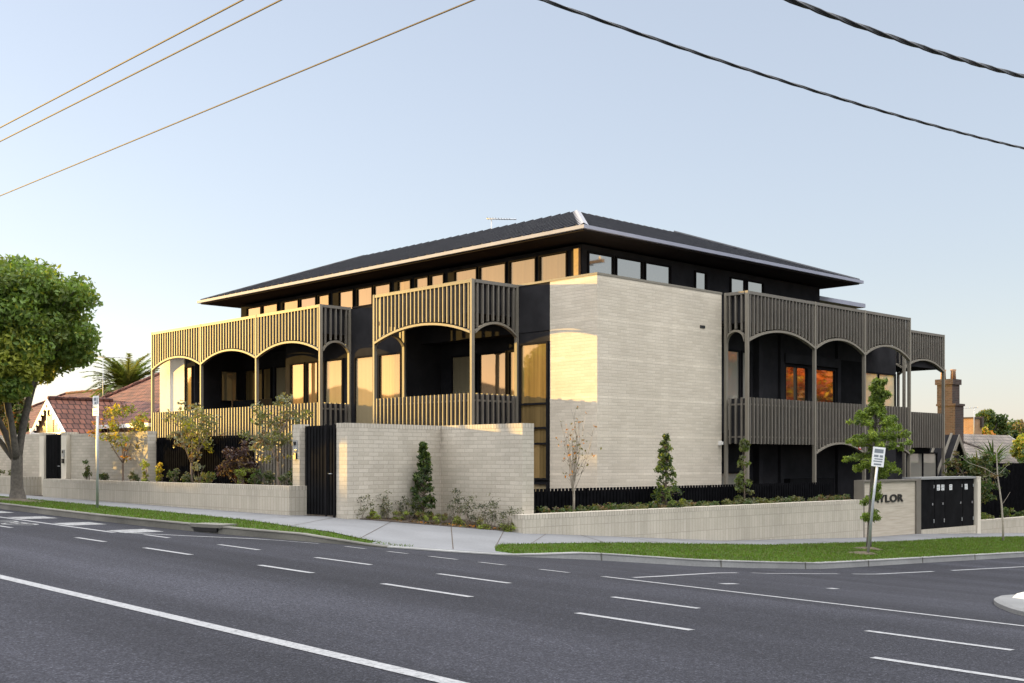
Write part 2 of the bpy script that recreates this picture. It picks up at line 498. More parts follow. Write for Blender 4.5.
def multi_curve(curves):
    n = len(curves[0]); outs = [[] for _ in curves]
    for i in range(n - 1):
        L = np.hypot(*(np.array(curves[0][i + 1]) - np.array(curves[0][i])))
        m = max(3, int(L / .4)) if L < 13 else int(L / 3)
        for k in range(m):
            t = k / m
            for o, c in zip(outs, curves):
                c = np.array(c, float)
                p0 = c[max(i - 1, 0)]; p1 = c[i]; p2 = c[i + 1]; p3 = c[min(i + 2, n - 1)]
                if L > 13: o.append(p1 * (1 - t) + p2 * t)
                else: 
                    if i > 0 and np.hypot(*(p1 - p0)) > 13: p0 = p1 - (p2 - p1)
                    if i + 2 < n and np.hypot(*(p3 - p2)) > 13: p3 = p2 + (p2 - p1)
                    o.append(.5 * ((2 * p1) + (-p0 + p2) * t + (2 * p0 - 5 * p1 + 4 * p2 - p3) * t * t + (-p0 + 3 * p1 - 3 * p2 + p3) * t ** 3))
    return [np.array(o) for o in outs]
kc, pc, lc = multi_curve([KERB, PATH, LINE])
tang = np.gradient(kc, axis=0); tang /= np.linalg.norm(tang, axis=1)[:, None]
inn = np.column_stack([-tang[:, 1], tang[:, 0]])             # towards the property
sgn = np.sign(((lc - kc) * inn).sum(1)); inn *= sgn[:, None]
arc = np.concatenate([[0], np.cumsum(np.linalg.norm(np.diff(kc, axis=0), axis=1))])

def kerb_h(p, q):
    """kerb upstand, ramping down to nothing at the corner crossing"""
    if q < -10.3: return .13 if p > -3.2 else max(.025, .13 - (-3.2 - p) * .08)
    if q < -8.9: return .025
    return min(.13, .025 + (q + 8.9) * .07)

# property-line levels
LQ = [-5.1, -1.5, 1.58, 8.6, 11.8, 19.7, 30, 60, 140]; LZ = [-1.58, -1.83, -2.05, -2.29, -2.32, -2.63, -3.0, -3.7, -4.0]
def z_line(p, q):
    if q > -5.15: return float(np.interp(q, LQ, LZ))
    a = -1.245 + .0075 * p if p < 20 else -1.095 + .012 * (p - 20)
    if p > .6: return a
    t = min(1, max(0, (.6 - p) / 3.4)); return (1 - t) * -1.245 + t * -1.58

kt = kc + inn * .16          # back of kerb
zk_road = np.array([float(z_road(a, b)) for a, b in kc])
hk = np.array([kerb_h(a, b) for a, b in kc])
zk = zk_road + hk
zl = np.array([z_line(a, b) for a, b in lc])
n = len(kc)
def strip(mb, A, B, zA, zB, rows=1, lo=0, hi=None, mi=0):
    hi = n if hi is None else hi
    o = len(mb.v)
    for i in range(lo, hi):
        for r in range(rows + 1):
            t = r / rows; c = A[i] * (1 - t) + B[i] * t
            mb.v.append((c[0], c[1], zA[i] * (1 - t) + zB[i] * t))
    for i in range(hi - lo - 1):
        for r in range(rows):
            a = o + i * (rows + 1) + r
            mb.f.append((a, a + rows + 1, a + rows + 2, a + 1)); mb.m.append(mi); mb.s.append(rows > 1)
# heights: kerb top -> path edge -> property line
dk = np.linalg.norm(pc - kt, axis=1); dl = np.linalg.norm(lc - pc, axis=1)
zp = zk + (zl - zk) * (dk / (dk + dl))
zp = zk * .35 + zp * .65 + 0 if False else zp
old = kc[:, 1] < -10.3
i_old = int(np.max(np.where(old)))
for nm, lo, hi, m in (('kerb', 0, i_old + 1, 'kerb'), ('kerb', i_old, n, 'kerb_new')):
    mb = MB()
    strip(mb, kc, kt, zk, zk + .004, 1, lo, hi)
    face = kc - inn * .015
    strip(mb, face, kc, zk_road - .05, zk - .012, 1, lo, hi)
    strip(mb, kc - inn * .0151, kc + inn * .02, zk - .012, zk + .001, 1, lo, hi)
    struct(mb, nm, M[m])
    mb = MB()
    strip(mb, kc - inn * .42, kc - inn * .012, zk_road + .006 - .004, zk_road + .012, 1, lo, hi)
    g = np.array([float(z_road(*(c))) for c in (kc - inn * .42)])
    mb = MB(); strip(mb, kc - inn * .42, kc - inn * .012, g + .006, zk_road + .010, 1, lo, hi)
    
# kerb joints on the new kerb
mb = MB()
last = 0
for i in range(i_old + 10, n):
    if arc[i] - last > 2.4 and kc[i, 1] < 40:
        last = arc[i]
        t = tang[i] * .012
        a = kc[i] - inn[i] * .0165; b = kt[i]
        mb.hexa([(a[0] - t[0], a[1] - t[1], zk_road[i]), (a[0] + t[0], a[1] + t[1], zk_road[i]), (b[0] + t[0], b[1] + t[1], zk_road[i]), (b[0] - t[0], b[1] - t[1], zk_road[i])],
                [(a[0] - t[0], a[1] - t[1], zk[i] + .003), (a[0] + t[0], a[1] + t[1], zk[i] + .003), (b[0] + t[0], b[1] + t[1], zk[i] + .006), (b[0] - t[0], b[1] - t[1], zk[i] + .006)])
struct(mb, 'kerb_joint', M['kerb'])

bulge = np.where(dk > 1.0, .04, 0)
mb = MB(); strip(mb, kt, pc, zk, zp, 6); struct(mb, 'verge', M['lawn'])
mb = MB(); strip(mb, pc, lc, zp + .012, zl + .004, 4); struct(mb, 'footpath', M['footpath'])
# the crossing at the corner is paved right to the kerb
near = [i for i in range(n) if dk[i] < .22]
mb = MB(); strip(mb, kt, pc, zk + .006, zp + .012, 1, max(0, min(near) - 1), max(near) + 2); struct(mb, 'footpath', M['footpath'])
mb = MB(); last = -9
for i in range(n):
    if arc[i] - last > 1.75 and -9 < kc[i, 0] < 40 and kc[i, 1] < 30:
        last = arc[i]; t = tang[i] * .009
        q4 = [(*(pc[i] - t), zp[i] + .0155), (*(pc[i] + t), zp[i] + .0155), (*(lc[i] + t), zl[i] + .0075), (*(lc[i] - t), zl[i] + .0075)]
        mb.add(q4, [(0, 1, 2, 3)])
struct(mb, 'footpath_joint', M['soil'])
# property ground behind the line
mb = MB()
inner = lc.copy(); 
cen = np.where((lc[:, 1] < -5.2)[:, None], np.column_stack([np.maximum(lc[:, 0], 2.0), np.full(n, 40.)]), np.column_stack([np.full(n, 60.), lc[:, 1]]))
inner = lc * .0 + cen
zi = np.clip(zl, -2.3, -1.0)
strip(mb, lc, lc * .85 + inner * .15, zl, zi, 3)
struct(mb, 'garden_ground', M['soil'])
mb = MB()
mb.add([(18, -8.2, -1.12), (160, -8.2, -.2), (160, 120, -.2), (18, 120, -1.12)], [(0, 3, 2, 1)])
mb.add([(-2.7, 22, -2.75), (-2.7, 160, -4.1), (18, 160, -3.5), (18, 22, -2.75)], [(0, 1, 2, 3)])
mb.add([(-160, -60, -3.9), (160, -60, -1.9), (160, -32, -1.0), (-160, -32, -3.4)], [(0, 3, 2, 1)])
struct(mb, 'neighbour_ground', M['lawn'])
def ground_z(p, q):
    """height of verge / path at a site point"""
    best = None
    d = np.linalg.norm(kc - np.array([p, q]), axis=1)
    # locate segment whose kerb->line ray passes closest
    bi, bd, bt = 0, 1e9, 0
    A = kt; B = pc; Cc = lc
    for X0, X1, z0, z1 in ((kt, pc, zk, zp), (pc, lc, zp, zl)):
        e = X1 - X0; L2 = (e * e).sum(1) + 1e-9
        t = np.clip(((np.array([p, q]) - X0) * e).sum(1) / L2, 0, 1)
        dd = np.linalg.norm(X0 + e * t[:, None] - np.array([p, q]), axis=1)
        i = int(dd.argmin())
        if dd[i] < bd: bd = dd[i]; best = z0[i] * (1 - t[i]) + z1[i] * t[i]
    return float(best)

# grass blades on the verges
def grass(sel, count, name, label):
    idx = np.array(sel)
    wgt = dk[idx] * np.gradient(arc)[idx]; wgt = wgt / wgt.sum()
    ii = rng.choice(idx, count, p=wgt)
    t = rng.random(count) ** 1.0
    fr = rng.random(count)
    i2 = np.minimum(ii + 1, n - 1)
    a = kt[ii] * (1 - fr)[:, None] + kt[i2] * fr[:, None]; b = pc[ii] * (1 - fr)[:, None] + pc[i2] * fr[:, None]
    za = zk[ii] * (1 - fr) + zk[i2] * fr; zb = zp[ii] * (1 - fr) + zp[i2] * fr
    tt = t * 1.04 - .02
    c = a + (b - a) * tt[:, None]; z = za + (zb - za) * tt
    h = rng.uniform(.02, .055, count); ang = rng.uniform(0, 6.28, count); wd = rng.uniform(.006, .012, count)
    lean = rng.normal(0, .018, (count, 2))
    mb = MB()
    v = np.empty((count, 3, 3))
    v[:, 0] = np.column_stack([c[:, 0] - np.cos(ang) * wd, c[:, 1] - np.sin(ang) * wd, z])
    v[:, 1] = np.column_stack([c[:, 0] + np.cos(ang) * wd, c[:, 1] + np.sin(ang) * wd, z])
    v[:, 2] = np.column_stack([c[:, 0] + lean[:, 0], c[:, 1] + lean[:, 1], z + h])
    mb.v = v.reshape(-1, 3).tolist(); mb.f = np.arange(count * 3).reshape(-1, 3).tolist()
    mb.m = (rng.random(count) < .35).astype(int).tolist(); mb.s = [False] * count
    o = mb.build(name, [M['blade_a'], M['blade_b']])
    tag(o, label, 'grass', kind='stuff')
wide = [i for i in range(n) if dk[i] > .2]
grass([i for i in wide if kc[i, 1] < -10 and kc[i, 0] < 26], 26000, 'grass', 'narrow strip of mown grass between the left kerb and footpath')
grass([i for i in wide if kc[i, 1] > -9.5 and kc[i, 1] < 26], 80000, 'grass', 'broad green lawn verge curving around the street corner')

# ------------------------------------------------------------------ road markings
def ribbon(mb, pts, wdt, lift=.004):
    pts = np.array(pts, float)
    for i in range(len(pts) - 1):
        a, b = pts[i], pts[i + 1]
        d = (b - a) / np.linalg.norm(b - a); nrm = np.array([-d[1], d[0]]) * wdt / 2
        k = max(1, int(np.linalg.norm(b - a) / .4))
        for j in range(k):
            x = a + (b - a) * j / k; y = a + (b - a) * (j + 1) / k
            q = [x - nrm, y - nrm, y + nrm, x + nrm]
            mb.add([(c[0], c[1], float(z_road(*c)) + lift) for c in q], [(0, 1, 2, 3)])
mb = MB()
ribbon(mb, [(70, -18.1), (-40, -18.1)], .135)
struct(mb, 'centre_line_marking', M['paint'])
mb = MB()
for a, b in [(4.5, 3.4), (2.0, .8), (-2.0, -3.05), (-4.4, -5.8), (-7.6, -8.8), (-10.2, -11.7), (-13.2, -14.55), (-16.25, -17.6), (-19.3, -20.6)]:
    ribbon(mb, [(a, -14.77), (b, -14.77)], .095)
for a, b in [(-1.55, -2.45), (-4.1, -5.3), (-6.8, -8.1), (-9.5, -10.8), (-12.4, -13.55), (-15.4, -16.7), (-18.5, -19.7)]:
    ribbon(mb, [(a, -13.37), (b, -13.37)], .09)
for a, b in [(-4.65, -5.2), (-5.8, -6.3), (-6.85, -7.5), (-8.0, -8.55), (-9.25, -9.8)]:
    ribbon(mb, [(a, -11.33), (b, -11.33)], .10)
ribbon(mb, [(-10.4, -11.3), (-36, -11.4)], .13)
ribbon(mb, [(60, -13.62), (-.9, -13.62)], .11)
ribbon(mb, [(-.9, -13.5), (-2.0, -12.82), (-3.3, -11.85), (-4.0, -11.42)], .09)
struct(mb, 'lane_marking', M['paint'])
mb = MB()
ribbon(mb, [(-10.5, -10.8), (-9.6, -8.2), (-8.95, -6.3)], .08)
ribbon(mb, [(-8.75, -5.6), (-8.7, -4.6), (-8.72, -2.7)], .08)
ribbon(mb, [(-8.74, -2.2), (-8.95, .65)], .09)
ribbon(mb, [(-9.0, 1.4), (-9.2, 5.2)], .09); ribbon(mb, [(-9.25, 6.2), (-9.3, 10)], .09)
ribbon(mb, [(-11.35, -10.0), (-11.3, -9.6)], .12)
ribbon(mb, [(-12.0, -8.4), (-11.95, -8.15)], .12)
struct(mb, 'gutter_line_marking', M['paint'])
mb = MB()
for a in (4.0, 1.65, -.75, 6.4, 8.8):
    v = [(a + .45, -13.5), (a - .35, -13.5), (a - .05, -12.62), (a + .75, -12.62)]
    mb.add([(c[0], c[1], float(z_road(*c)) + .004) for c in v], [(0, 1, 2, 3)])
struct(mb, 'hatch_marking', M['worn'])
mb = MB()     # bicycle symbol in the lane
for c0 in (2.9, 1.9):
    ring = [(c0 + .32 * math.cos(t), -14.2 + .3 * math.sin(t)) for t in np.linspace(0, 6.283, 15)]
    ribbon(mb, ring, .08)
ribbon(mb, [(2.9, -14.2), (2.55, -13.95), (2.1, -13.95), (1.9, -14.2)], .07); ribbon(mb, [(2.55, -13.95), (2.35, -14.2), (1.9, -14.2)], .07)
struct(mb, 'bicycle_marking', M['worn'])

# drain inlet in the left kerb
mb = MB()
mb.box(-1.75, -.75, -11.99, -11.82, -1.318, -1.25, 0)
dr = thing('drain_inlet', 'dark storm drain mouth cut into the old grey kerb', 'drain', (-1.2, -11.95, -1.33))
dpts = [(-.72, -11.945), (-1.40, -11.845)]
mb = MB()
a = np.array(dpts[0]); b = np.array(dpts[1]); d = (b - a) / np.linalg.norm(b - a); nn = np.array([-d[1], d[0]])
if nn[1] > 0: nn = -nn
zr = float(z_road(-1, -11.95))
f0 = a + nn * .045; f1 = b + nn * .045; g0 = a - nn * .12; g1 = b - nn * .12
mb.hexa([(*f0, zr + .012), (*f1, zr + .012), (*g1, zr + .012), (*g0, zr + .012)], [(*f0, zr + .085), (*f1, zr + .085), (*g1, zr + .085), (*g0, zr + .085)])
mb.build('opening', M['black'], dr)
mb = MB()
f0 = a - d * .1 + nn * .05; f1 = b + d * .1 + nn * .05; g0 = a - d * .1 - nn * .35; g1 = b + d * .1 - nn * .35
mb.hexa([(*f0, zr + .087), (*f1, zr + .087), (*g1, zr + .087), (*g0, zr + .087)], [(*f0, zr + .15), (*f1, zr + .15), (*g1, zr + .152), (*g0, zr + .152)])
mb.build('lintel', M['kerb'], dr)

# traffic island at the right
isl = [(-13.85, -7.35), (-14.15, -8.0), (-14.6, -8.8), (-15.3, -9.75), (-16.4, -10.4), (-18.6, -10.6), (-19.5, -9.4), (-18.4, -6.0), (-16.0, -3.4), (-13.6, -2.8), (-13.1, -4.2), (-13.45, -6.2)]
isl_c = []
for i in range(len(isl)):
    p0, p1, p2, p3 = [np.array(isl[(i + k) % len(isl)]) for k in (-1, 0, 1, 2)]
    for t in (0, .25, .5, .75):
        isl_c.append(.5 * ((2 * p1) + (-p0 + p2) * t + (2 * p0 - 5 * p1 + 4 * p2 - p3) * t * t + (-p0 + 3 * p1 - 3 * p2 + p3) * t ** 3))
cn = np.mean(isl_c, 0)
mb = MB()
ok = isl_c
ik = [c + (cn - c) / np.linalg.norm(cn - c) * .06 for c in isl_c]
nn_ = len(ok)
vs = [(c[0], c[1], float(z_road(*c)) - .05) for c in ok] + [(c[0], c[1], float(z_road(*c)) + .05) for c in ok] + [(c[0], c[1], float(z_road(*c)) + .075) for c in ik] + [(cn[0], cn[1], float(z_road(*cn)) + .1)]
fs = []
for i in range(nn_):
    j = (i + 1) % nn_
    fs += [(i, j, nn_ + j, nn_ + i), (nn_ + i, nn_ + j, 2 * nn_ + j, 2 * nn_ + i), (2 * nn_ + i, 2 * nn_ + j, 3 * nn_)]
mb.add(vs, fs)
struct(mb, 'traffic_island', M['apron'])
kb = thing('kerb_block', 'low beige concrete block on the traffic island at the right edge', 'concrete block', (-14.5, -7.0, -1.8))
mb = MB()
zb = float(z_road(-14.5, -7.0)) + .05
mb.hexa([(-13.95, -7.15, zb), (-14.5, -7.7, zb), (-15.1, -6.7, zb), (-14.4, -6.1, zb)], [(-14.02, -7.05, zb + .10), (-14.5, -7.55, zb + .10), (-15.0, -6.7, zb + .22), (-14.4, -6.2, zb + .22)])
mb.build('block', M['render'], kb)

# ------------------------------------------------------------------ apartment building
B = thing('apartment_building', 'three storey cream brick and charcoal apartment building with arched bronze batten balconies', 'building', (2, 2, -2.4))

def part(name, mb, m, parent=B, label=None):
    o = mb.build(name, m, parent)
    if label: o['label'] = label
    return o

# brick tower on the corner
mb = MB(); mb.box(0, 1.735, 0, 5.41, -3.0, 4.86); 
part('brick_wall', mb, M['brick_tower'], label='cream brick corner tower wall')
mb = MB(); mb.prism([(-.012, -.012), (-.012, 5.43), (.4, 5.43), (.4, .4), (3.0, .4), (3.0, -.012)], 4.862, 4.92)
part('parapet_cap', mb, M['bronze_post'])
mb = MB(); mb.box(-.02, 0.02, 4.38, 4.60, 3.80, 3.88)
part('wall_vent', mb, M['black'])
mb = MB(); mb.box(-.07, -.002, 5.24, 5.33, .43, .56); mb.box(-.13, -.07, 5.25, 5.32, .45, .54)
part('security_camera', mb, M['white_paint'])
# dark volumes
mb = MB()
mb.box(1.738, 7.42, .012, .5, 3.55, 4.862)        # panel beside the tower (behind first balcony too)
part('dark_panel', mb, M['dark'])
mb = MB()
mb.box(1.738, 3.0, .03, .82, -2.6, 3.548)
mb.box(7.44, 14.0, -.55, .82, -2.6, 4.86)
mb.box(19.0, 21.65, -1.28, .82, -2.6, 4.2)
mb.box(.52, 23.0, .8, 16.6, -2.6, 4.1)
mb.box(3.02, 22.8, .83, 16.4, 4.1, 4.2)
part('wall', mb, M['dark'])
mb = MB(); mb.box(19.72, 21.66, -1.33, -1.283, .82, 4.0)
part('cream_panel', mb, M['panel'], label='sunlit cream boarded end panel')
mb = MB(); mb.box(7.44, 10.1, -.57, -.3, 4.862, 4.91)
part('parapet_cap', mb, M['frame'])

def window(axis, fixed, t0, t1, z0, z1, pane, mull=(), rail=(), fw=.055, parent=B, proud=.07, frame='frame', head=0):
    def bx(mb, a, b, n0, n1, c, d):
        if axis == 'p': mb.box(a, b, n0, n1, c, d)
        else: mb.box(n0, n1, a, b, c, d)
    if t0 > t1: t0, t1 = t1, t0
    mb = MB(); n0, n1 = fixed - proud, fixed + .002
    bx(mb, t0, t0 + fw, n0, n1, z0, z1); bx(mb, t1 - fw, t1, n0, n1, z0, z1)
    bx(mb, t0 + fw, t1 - fw, n0, n1, z0, z0 + fw); bx(mb, t0 + fw, t1 - fw, n0, n1, z1 - fw, z1)
    for t in mull: bx(mb, t - fw / 2, t + fw / 2, n0 + .004, n1, z0 + fw, z1 - fw)
    for z in rail: bx(mb, t0 + fw, t1 - fw, n0 + .007, n1, z - fw / 2, z + fw / 2)
    fr = part('window', mb, M[frame], parent)
    mb = MB(); bx(mb, t0 + fw * .9, t1 - fw * .9, fixed - .018, fixed - .006, z0 + fw * .9, z1 - fw * .9)
    mb.build('pane', M[pane], fr)
    return fr

# left facade windows
window('p', .03, 1.8, 2.92, -.55, 3.25, 'curtain', rail=(1.55, .88, .45))
window('p', .03, 1.8, 2.92, -2.3, -.62, 'blind')
window('p', -.55, 8.88, 9.92, .95, 3.3, 'blind'); window('p', -.55, 7.5, 8.65, .95, 3.3, 'curtain')
window('p', -.55, 12.75, 13.65, .9, 3.3, 'curtain'); window('p', -.55, 11.95, 12.68, .9, 3.3, 'glass_hi'); window('p', -.55, 10.55, 11.6, .9, 3.3, 'blind')
window('p', .8, 5.6, 6.75, .85, 3.2, 'blind'); window('p', .8, 4.25, 5.5, .85, 3.2, 'glass_hi'); window('p', .8, 3.1, 4.2, .85, 3.2, 'curtain')
window('p', .8, 15.8, 16.75, .9, 3.45, 'blind'); window('p', .8, 17.0, 18.9, 2.2, 3.45, 'curtain', mull=(17.6,)); window('q', 19.0, -.25, .5, 2.2, 3.4, 'blind')
window('p', -1.28, 19.1, 19.66, .9, 3.5, 'curtain')
# right facade windows
window('q', .52, 6.3, 7.0, .85, 3.35, 'greyblind'); window('q', .52, 7.06, 7.55, .85, 3.35, 'greyblind')
window('q', .52, 9.4, 10.75, .85, 3.05, 'glass'); window('q', .52, 11.1, 12.45, .85, 3.05, 'glass')
window('q', .52, 14.3, 16.5, .85, 3.1, 'creamblind', mull=(15.3,))
window('q', .52, 6.0, 7.2, -2.3, -.35, 'greyblind')
mb = MB(); mb.box(.3, .519, 7.75, 7.95, -2.6, 4.1); mb.box(.42, .519, 9.1, 9.35, -2.6, 4.1); mb.box(.42, .519, 12.5, 12.7, -2.6, 4.1); mb.box(.36, .519, 9.3, 12.55, 3.1, 3.4)
part('dark_pilaster', mb, M['dark'])
mb = MB(); mb.box(.49, .519, 12.75, 14.2, .85, 3.4); part('recess', mb, M['darkdoor'])  # flat black panel; the shade of the recess is put into its colour
mb = MB(); mb.box(-.1, .0, 5.6, 9.0, -2.42, -2.36); mb.box(.3, .5, 5.6, 15, -2.4, -.62 - 1.6); part('plinth', mb, M['kerb_new'])
mb = MB(); mb.box(.2, .515, 9.3, 11.9, -2.5, -.6); part('garage_recess', mb, M['darkdoor'])  # black box; the shade of the opening is put into its colour

def arch_z(t, t0, t1, zs, zc):
    m = (t0 + t1) / 2; h = (t1 - t0) / 2
    r = zc - zs; R = (h * h + r * r) / (2 * r)
    return zc - R + math.sqrt(max(0, R * R - (t - m) ** 2))

def balcony(label, faces, slabs, lower=True):
    """faces: (axis, plane, outward sign, [post positions], lower-slat z, lower arch bays, post foot)"""
    mb = MB()
    for s in slabs:
        if s[4] < 3.4: mb.box(*s)
    root = part('balcony', mb, M['dark'], label=label)
    mb = MB()
    for s in slabs:
        if s[4] >= 3.4: mb.box(*s)
    mb.build('upper_slab', M['dark'], root)
    for axis, n, posts, zlo, archbays, foot, ztop in faces:
        def bx(mb, a, b, n0, n1, c, d):
            if axis == 'p': mb.box(a, b, n0, n1, c, d)
            else: mb.box(n0, n1, a, b, c, d)
        PW = .075
        for i, t in enumerate(posts):
            if t is None: continue
        for i in range(len(posts) - 1):
            t0, t1 = posts[i] + PW / 2, posts[i + 1] - PW / 2
            wide = t1 - t0 > 2
            zs, zc = 3.50, 3.87 if wide else 3.80
            # top rail
            mb = MB(); bx(mb, t0, t1, n - .045, n + .045, ztop - .09, ztop)
            k = max(3, int(round((t1 - t0) / .182)))
            for j in range(k):
                c = t0 + (j + .5) * (t1 - t0) / k
                za = arch_z(c, t0, t1, zs, zc) + .03
                bx(mb, c - .021, c + .021, n - .036, n + .036, za, ztop - .088)
            mb.build('upper_screen', M['bronze'], root)
            # arch band
            mb = MB()
            ts = np.linspace(t0, t1, 19)
            for a, b in zip(ts[:-1], ts[1:]):
                za, zb = arch_z(a, t0, t1, zs, zc), arch_z(b, t0, t1, zs, zc)
                th = .065
                c = [(a, n - .06, za - th), (b, n - .06, zb - th), (b, n + .06, zb - th), (a, n + .06, za - th)]
                d = [(a, n - .06, za), (b, n - .06, zb), (b, n + .06, zb), (a, n + .06, za)]
                if axis == 'q': c = [(y, x, z) for x, y, z in c]; d = [(y, x, z) for x, y, z in d]
                mb.hexa(c, d)
            mb.build('arch', M['bronze_post'], root)
            # balustrade screen
            mb = MB()
            low = archbays.get(i)
            for j in range(k):
                c = t0 + (j + .5) * (t1 - t0) / k
                z0 = zlo if low is None else arch_z(c, t0, t1, .24, .56)
                bx(mb, c - .021, c + .021, n - .036, n + .036, z0, 1.82)
            bx(mb, t0, t1, n + .046, n + .075, 1.60, 1.65); bx(mb, t0, t1, n + .046, n + .075, max(zlo, .6) + .05, max(zlo, .6) + .10)
            ba = mb.build('balustrade', M['bronze'], root)
            mb = MB(); bx(mb, t0 + .01, t1 - .01, n + .08, n + .10, max(zlo, .6), 1.80); mb.build('balustrade_backing', M['dark'], root)
            if low is not None:
                mb = MB()
                for a, b in zip(ts[:-1], ts[1:]):
                    za, zb = arch_z(a, t0, t1, .24, .56), arch_z(b, t0, t1, .24, .56)
                    c = [(n - .06, a, za - .06), (n - .06, b, zb - .06), (n + .06, b, zb - .06), (n + .06, a, za - .06)]
                    d = [(n - .06, a, za), (n - .06, b, zb), (n + .06, b, zb), (n + .06, a, za)]
                    mb.hexa(c, d)
                mb.build('arch', M['bronze_post'], root)
        for i, t in enumerate(posts):
            if foot[i] is None: continue
            mb = MB(); bx(mb, t - PW / 2, t + PW / 2, n - .052, n + .052, foot[i], ztop + .006)
            mb.build('post', M['bronze_post'], root)
    return root

# balcony on the left front, nearest the corner
balcony('front balcony nearest the brick corner',
        [('p', -1.70, [3.01, 7.37], .5, {}, [-1.4, -1.4], 4.9),
         ('q', 3.01, [-1.66, -.04], .5, {}, [None, -1.4], 4.902),
         ('q', 7.37, [-1.66, -.60], .5, {}, [None, -1.4], 4.898)],
        [(3.08, 7.30, -1.62, .79, .5, .8), (3.08, 7.30, -1.60, .79, 4.0, 4.12), (3.08, 7.30, -1.57, -1.52, 4.122, 4.835),
         (3.09, 3.13, -1.51, -.05, 4.122, 4.835), (7.25, 7.29, -1.51, -.58, 4.122, 4.835), (7.30, 7.435, -.54, .79, -2.5, 4.0)])
# long balcony further left
balcony('long three-arched front balcony further along the main road',
        [('p', -1.70, [10.2, 13.97, 17.73, 21.5], .7, {}, [-1.0, -1.0, -1.0, -1.0], 4.9),
         ('q', 10.2, [-1.66, -.60], .7, {}, [None, -1.0], 4.902)],
        [(10.27, 21.45, -1.62, .79, .5, .8), (10.27, 21.45, -1.60, .79, 4.0, 4.12), (10.27, 21.45, -1.57, -1.52, 4.122, 4.835), (10.28, 10.32, -1.51, -.58, 4.122, 4.835)])
# side-street balcony
balcony('side street balcony with three arches',
        [('q', -.80, [5.55, 9.10, 12.07, 15.07], .47, {1: 1, 2: 1}, [-2.5, -2.5, -2.5, -2.5], 4.9),
         ('p', 5.55, [-.76, -.06], .47, {}, [None, -2.5], 4.902)],
        [(-.72, .51, 5.62, 15.0, .5, .8), (-.72, .51, 5.62, 15.0, 4.0, 4.12), (-.67, -.62, 5.62, 15.0, 4.122, 4.835), (-.6, -.1, 5.62, 5.66, 4.122, 4.835),
         ])
balcony('small far balcony open to the sky at the side street end',
        [('q', 1.00, [18.1, 21.2], .47, {}, [-2.5, -2.5], 4.9),
         ('p', 21.2, [1.04, 2.9], .47, {}, [None, -2.5], 4.902), ('p', 18.1, [1.04, 2.9], .47, {}, [None, -2.5], 4.898)],
        [(1.07, 3.0, 18.15, 21.14, .5, .8), (1.07, 3.0, 18.15, 21.14, 3.55, 4.12), (1.12, 1.17, 18.15, 21.14, 4.122, 4.835)])
mb = MB(); mb.box(1.5, 6, 16.0, 21.1, -2.6, .498); part('wall', mb, M['dark'])

mb = MB(); mb.box(.0, .35, 14.4, 18.2, .82, 2.0)
mb = MB(); mb.box(15.6, 18.3, -.1, .35, .82, 2.2); part('screen_wall', mb, M['darkdoor'])
mb = MB(); mb.box(18.31, 18.36, -.12, .35, .82, 2.25); part('timber_end', mb, M['woodframe'])
_a, _b = px_to_q(907, 1.5), px_to_q(936, 1.5)
window('q', 1.5, _a, _b, -2.4, .3, 'greyblind', mull=((_a + _b) / 2,))
# batten screens below the long balcony
mb = MB()
for t in np.arange(10.3, 21.4, .16): mb.box(t, t + .075, -1.98, -1.93, -1.0, .62)
part('batten_screen', mb, M['bronze'])
mb = MB(); mb.box(10.3, 21.4, -1.9, -1.86, -1.0, .6); part('screen_backing', mb, M['darkdoor'])

# upper storey
mb = MB(); mb.box(3.85, 23.9, 3.55, 16.9, 4.1, 6.62)
part('upper_wall', mb, M['dark'])
for a, b in [(540, 568), (510, 537), (480, 507), (455, 478), (431, 445), (416, 429.5), (398.5, 412), (374.5, 391.5), (357.5, 373.5), (339.5, 354.5), (318.5, 330.5), (300.5, 317), (283.5, 299.5), (262.8, 278.6), (247.5, 262)]:
    t1, t0 = px_to_p(a, 3.55), px_to_p(b, 3.55)
    window('p', 3.55, t0, t1, 4.3, 6.48, ('glass_hi', 'glass_hi', 'glass_hi', 'glass_left', 'curtain')[int(a * 7) % 5], fw=.045)
for a, b in [(587, 613), (615, 642), (644, 670), (694, 706), (729.5, 744.5), (746, 763)]:
    window('q', 3.85, px_to_q(a, 3.85), px_to_q(b, 3.85), 4.3, 6.42, 'glass', fw=.045)
mb = MB()
for x in (450, 334):
    t = px_to_p(x, 3.55)
    mb.box(t - .05, t + .05, 3.44, 3.549, 5.75, 5.95)
part('wall_lamp', mb, M['steel'])
mb = MB(); mb.box(3.92, 4.12, 3.45, 3.549, 4.2, 6.5); part('timber_reveal', mb, M['woodframe'])

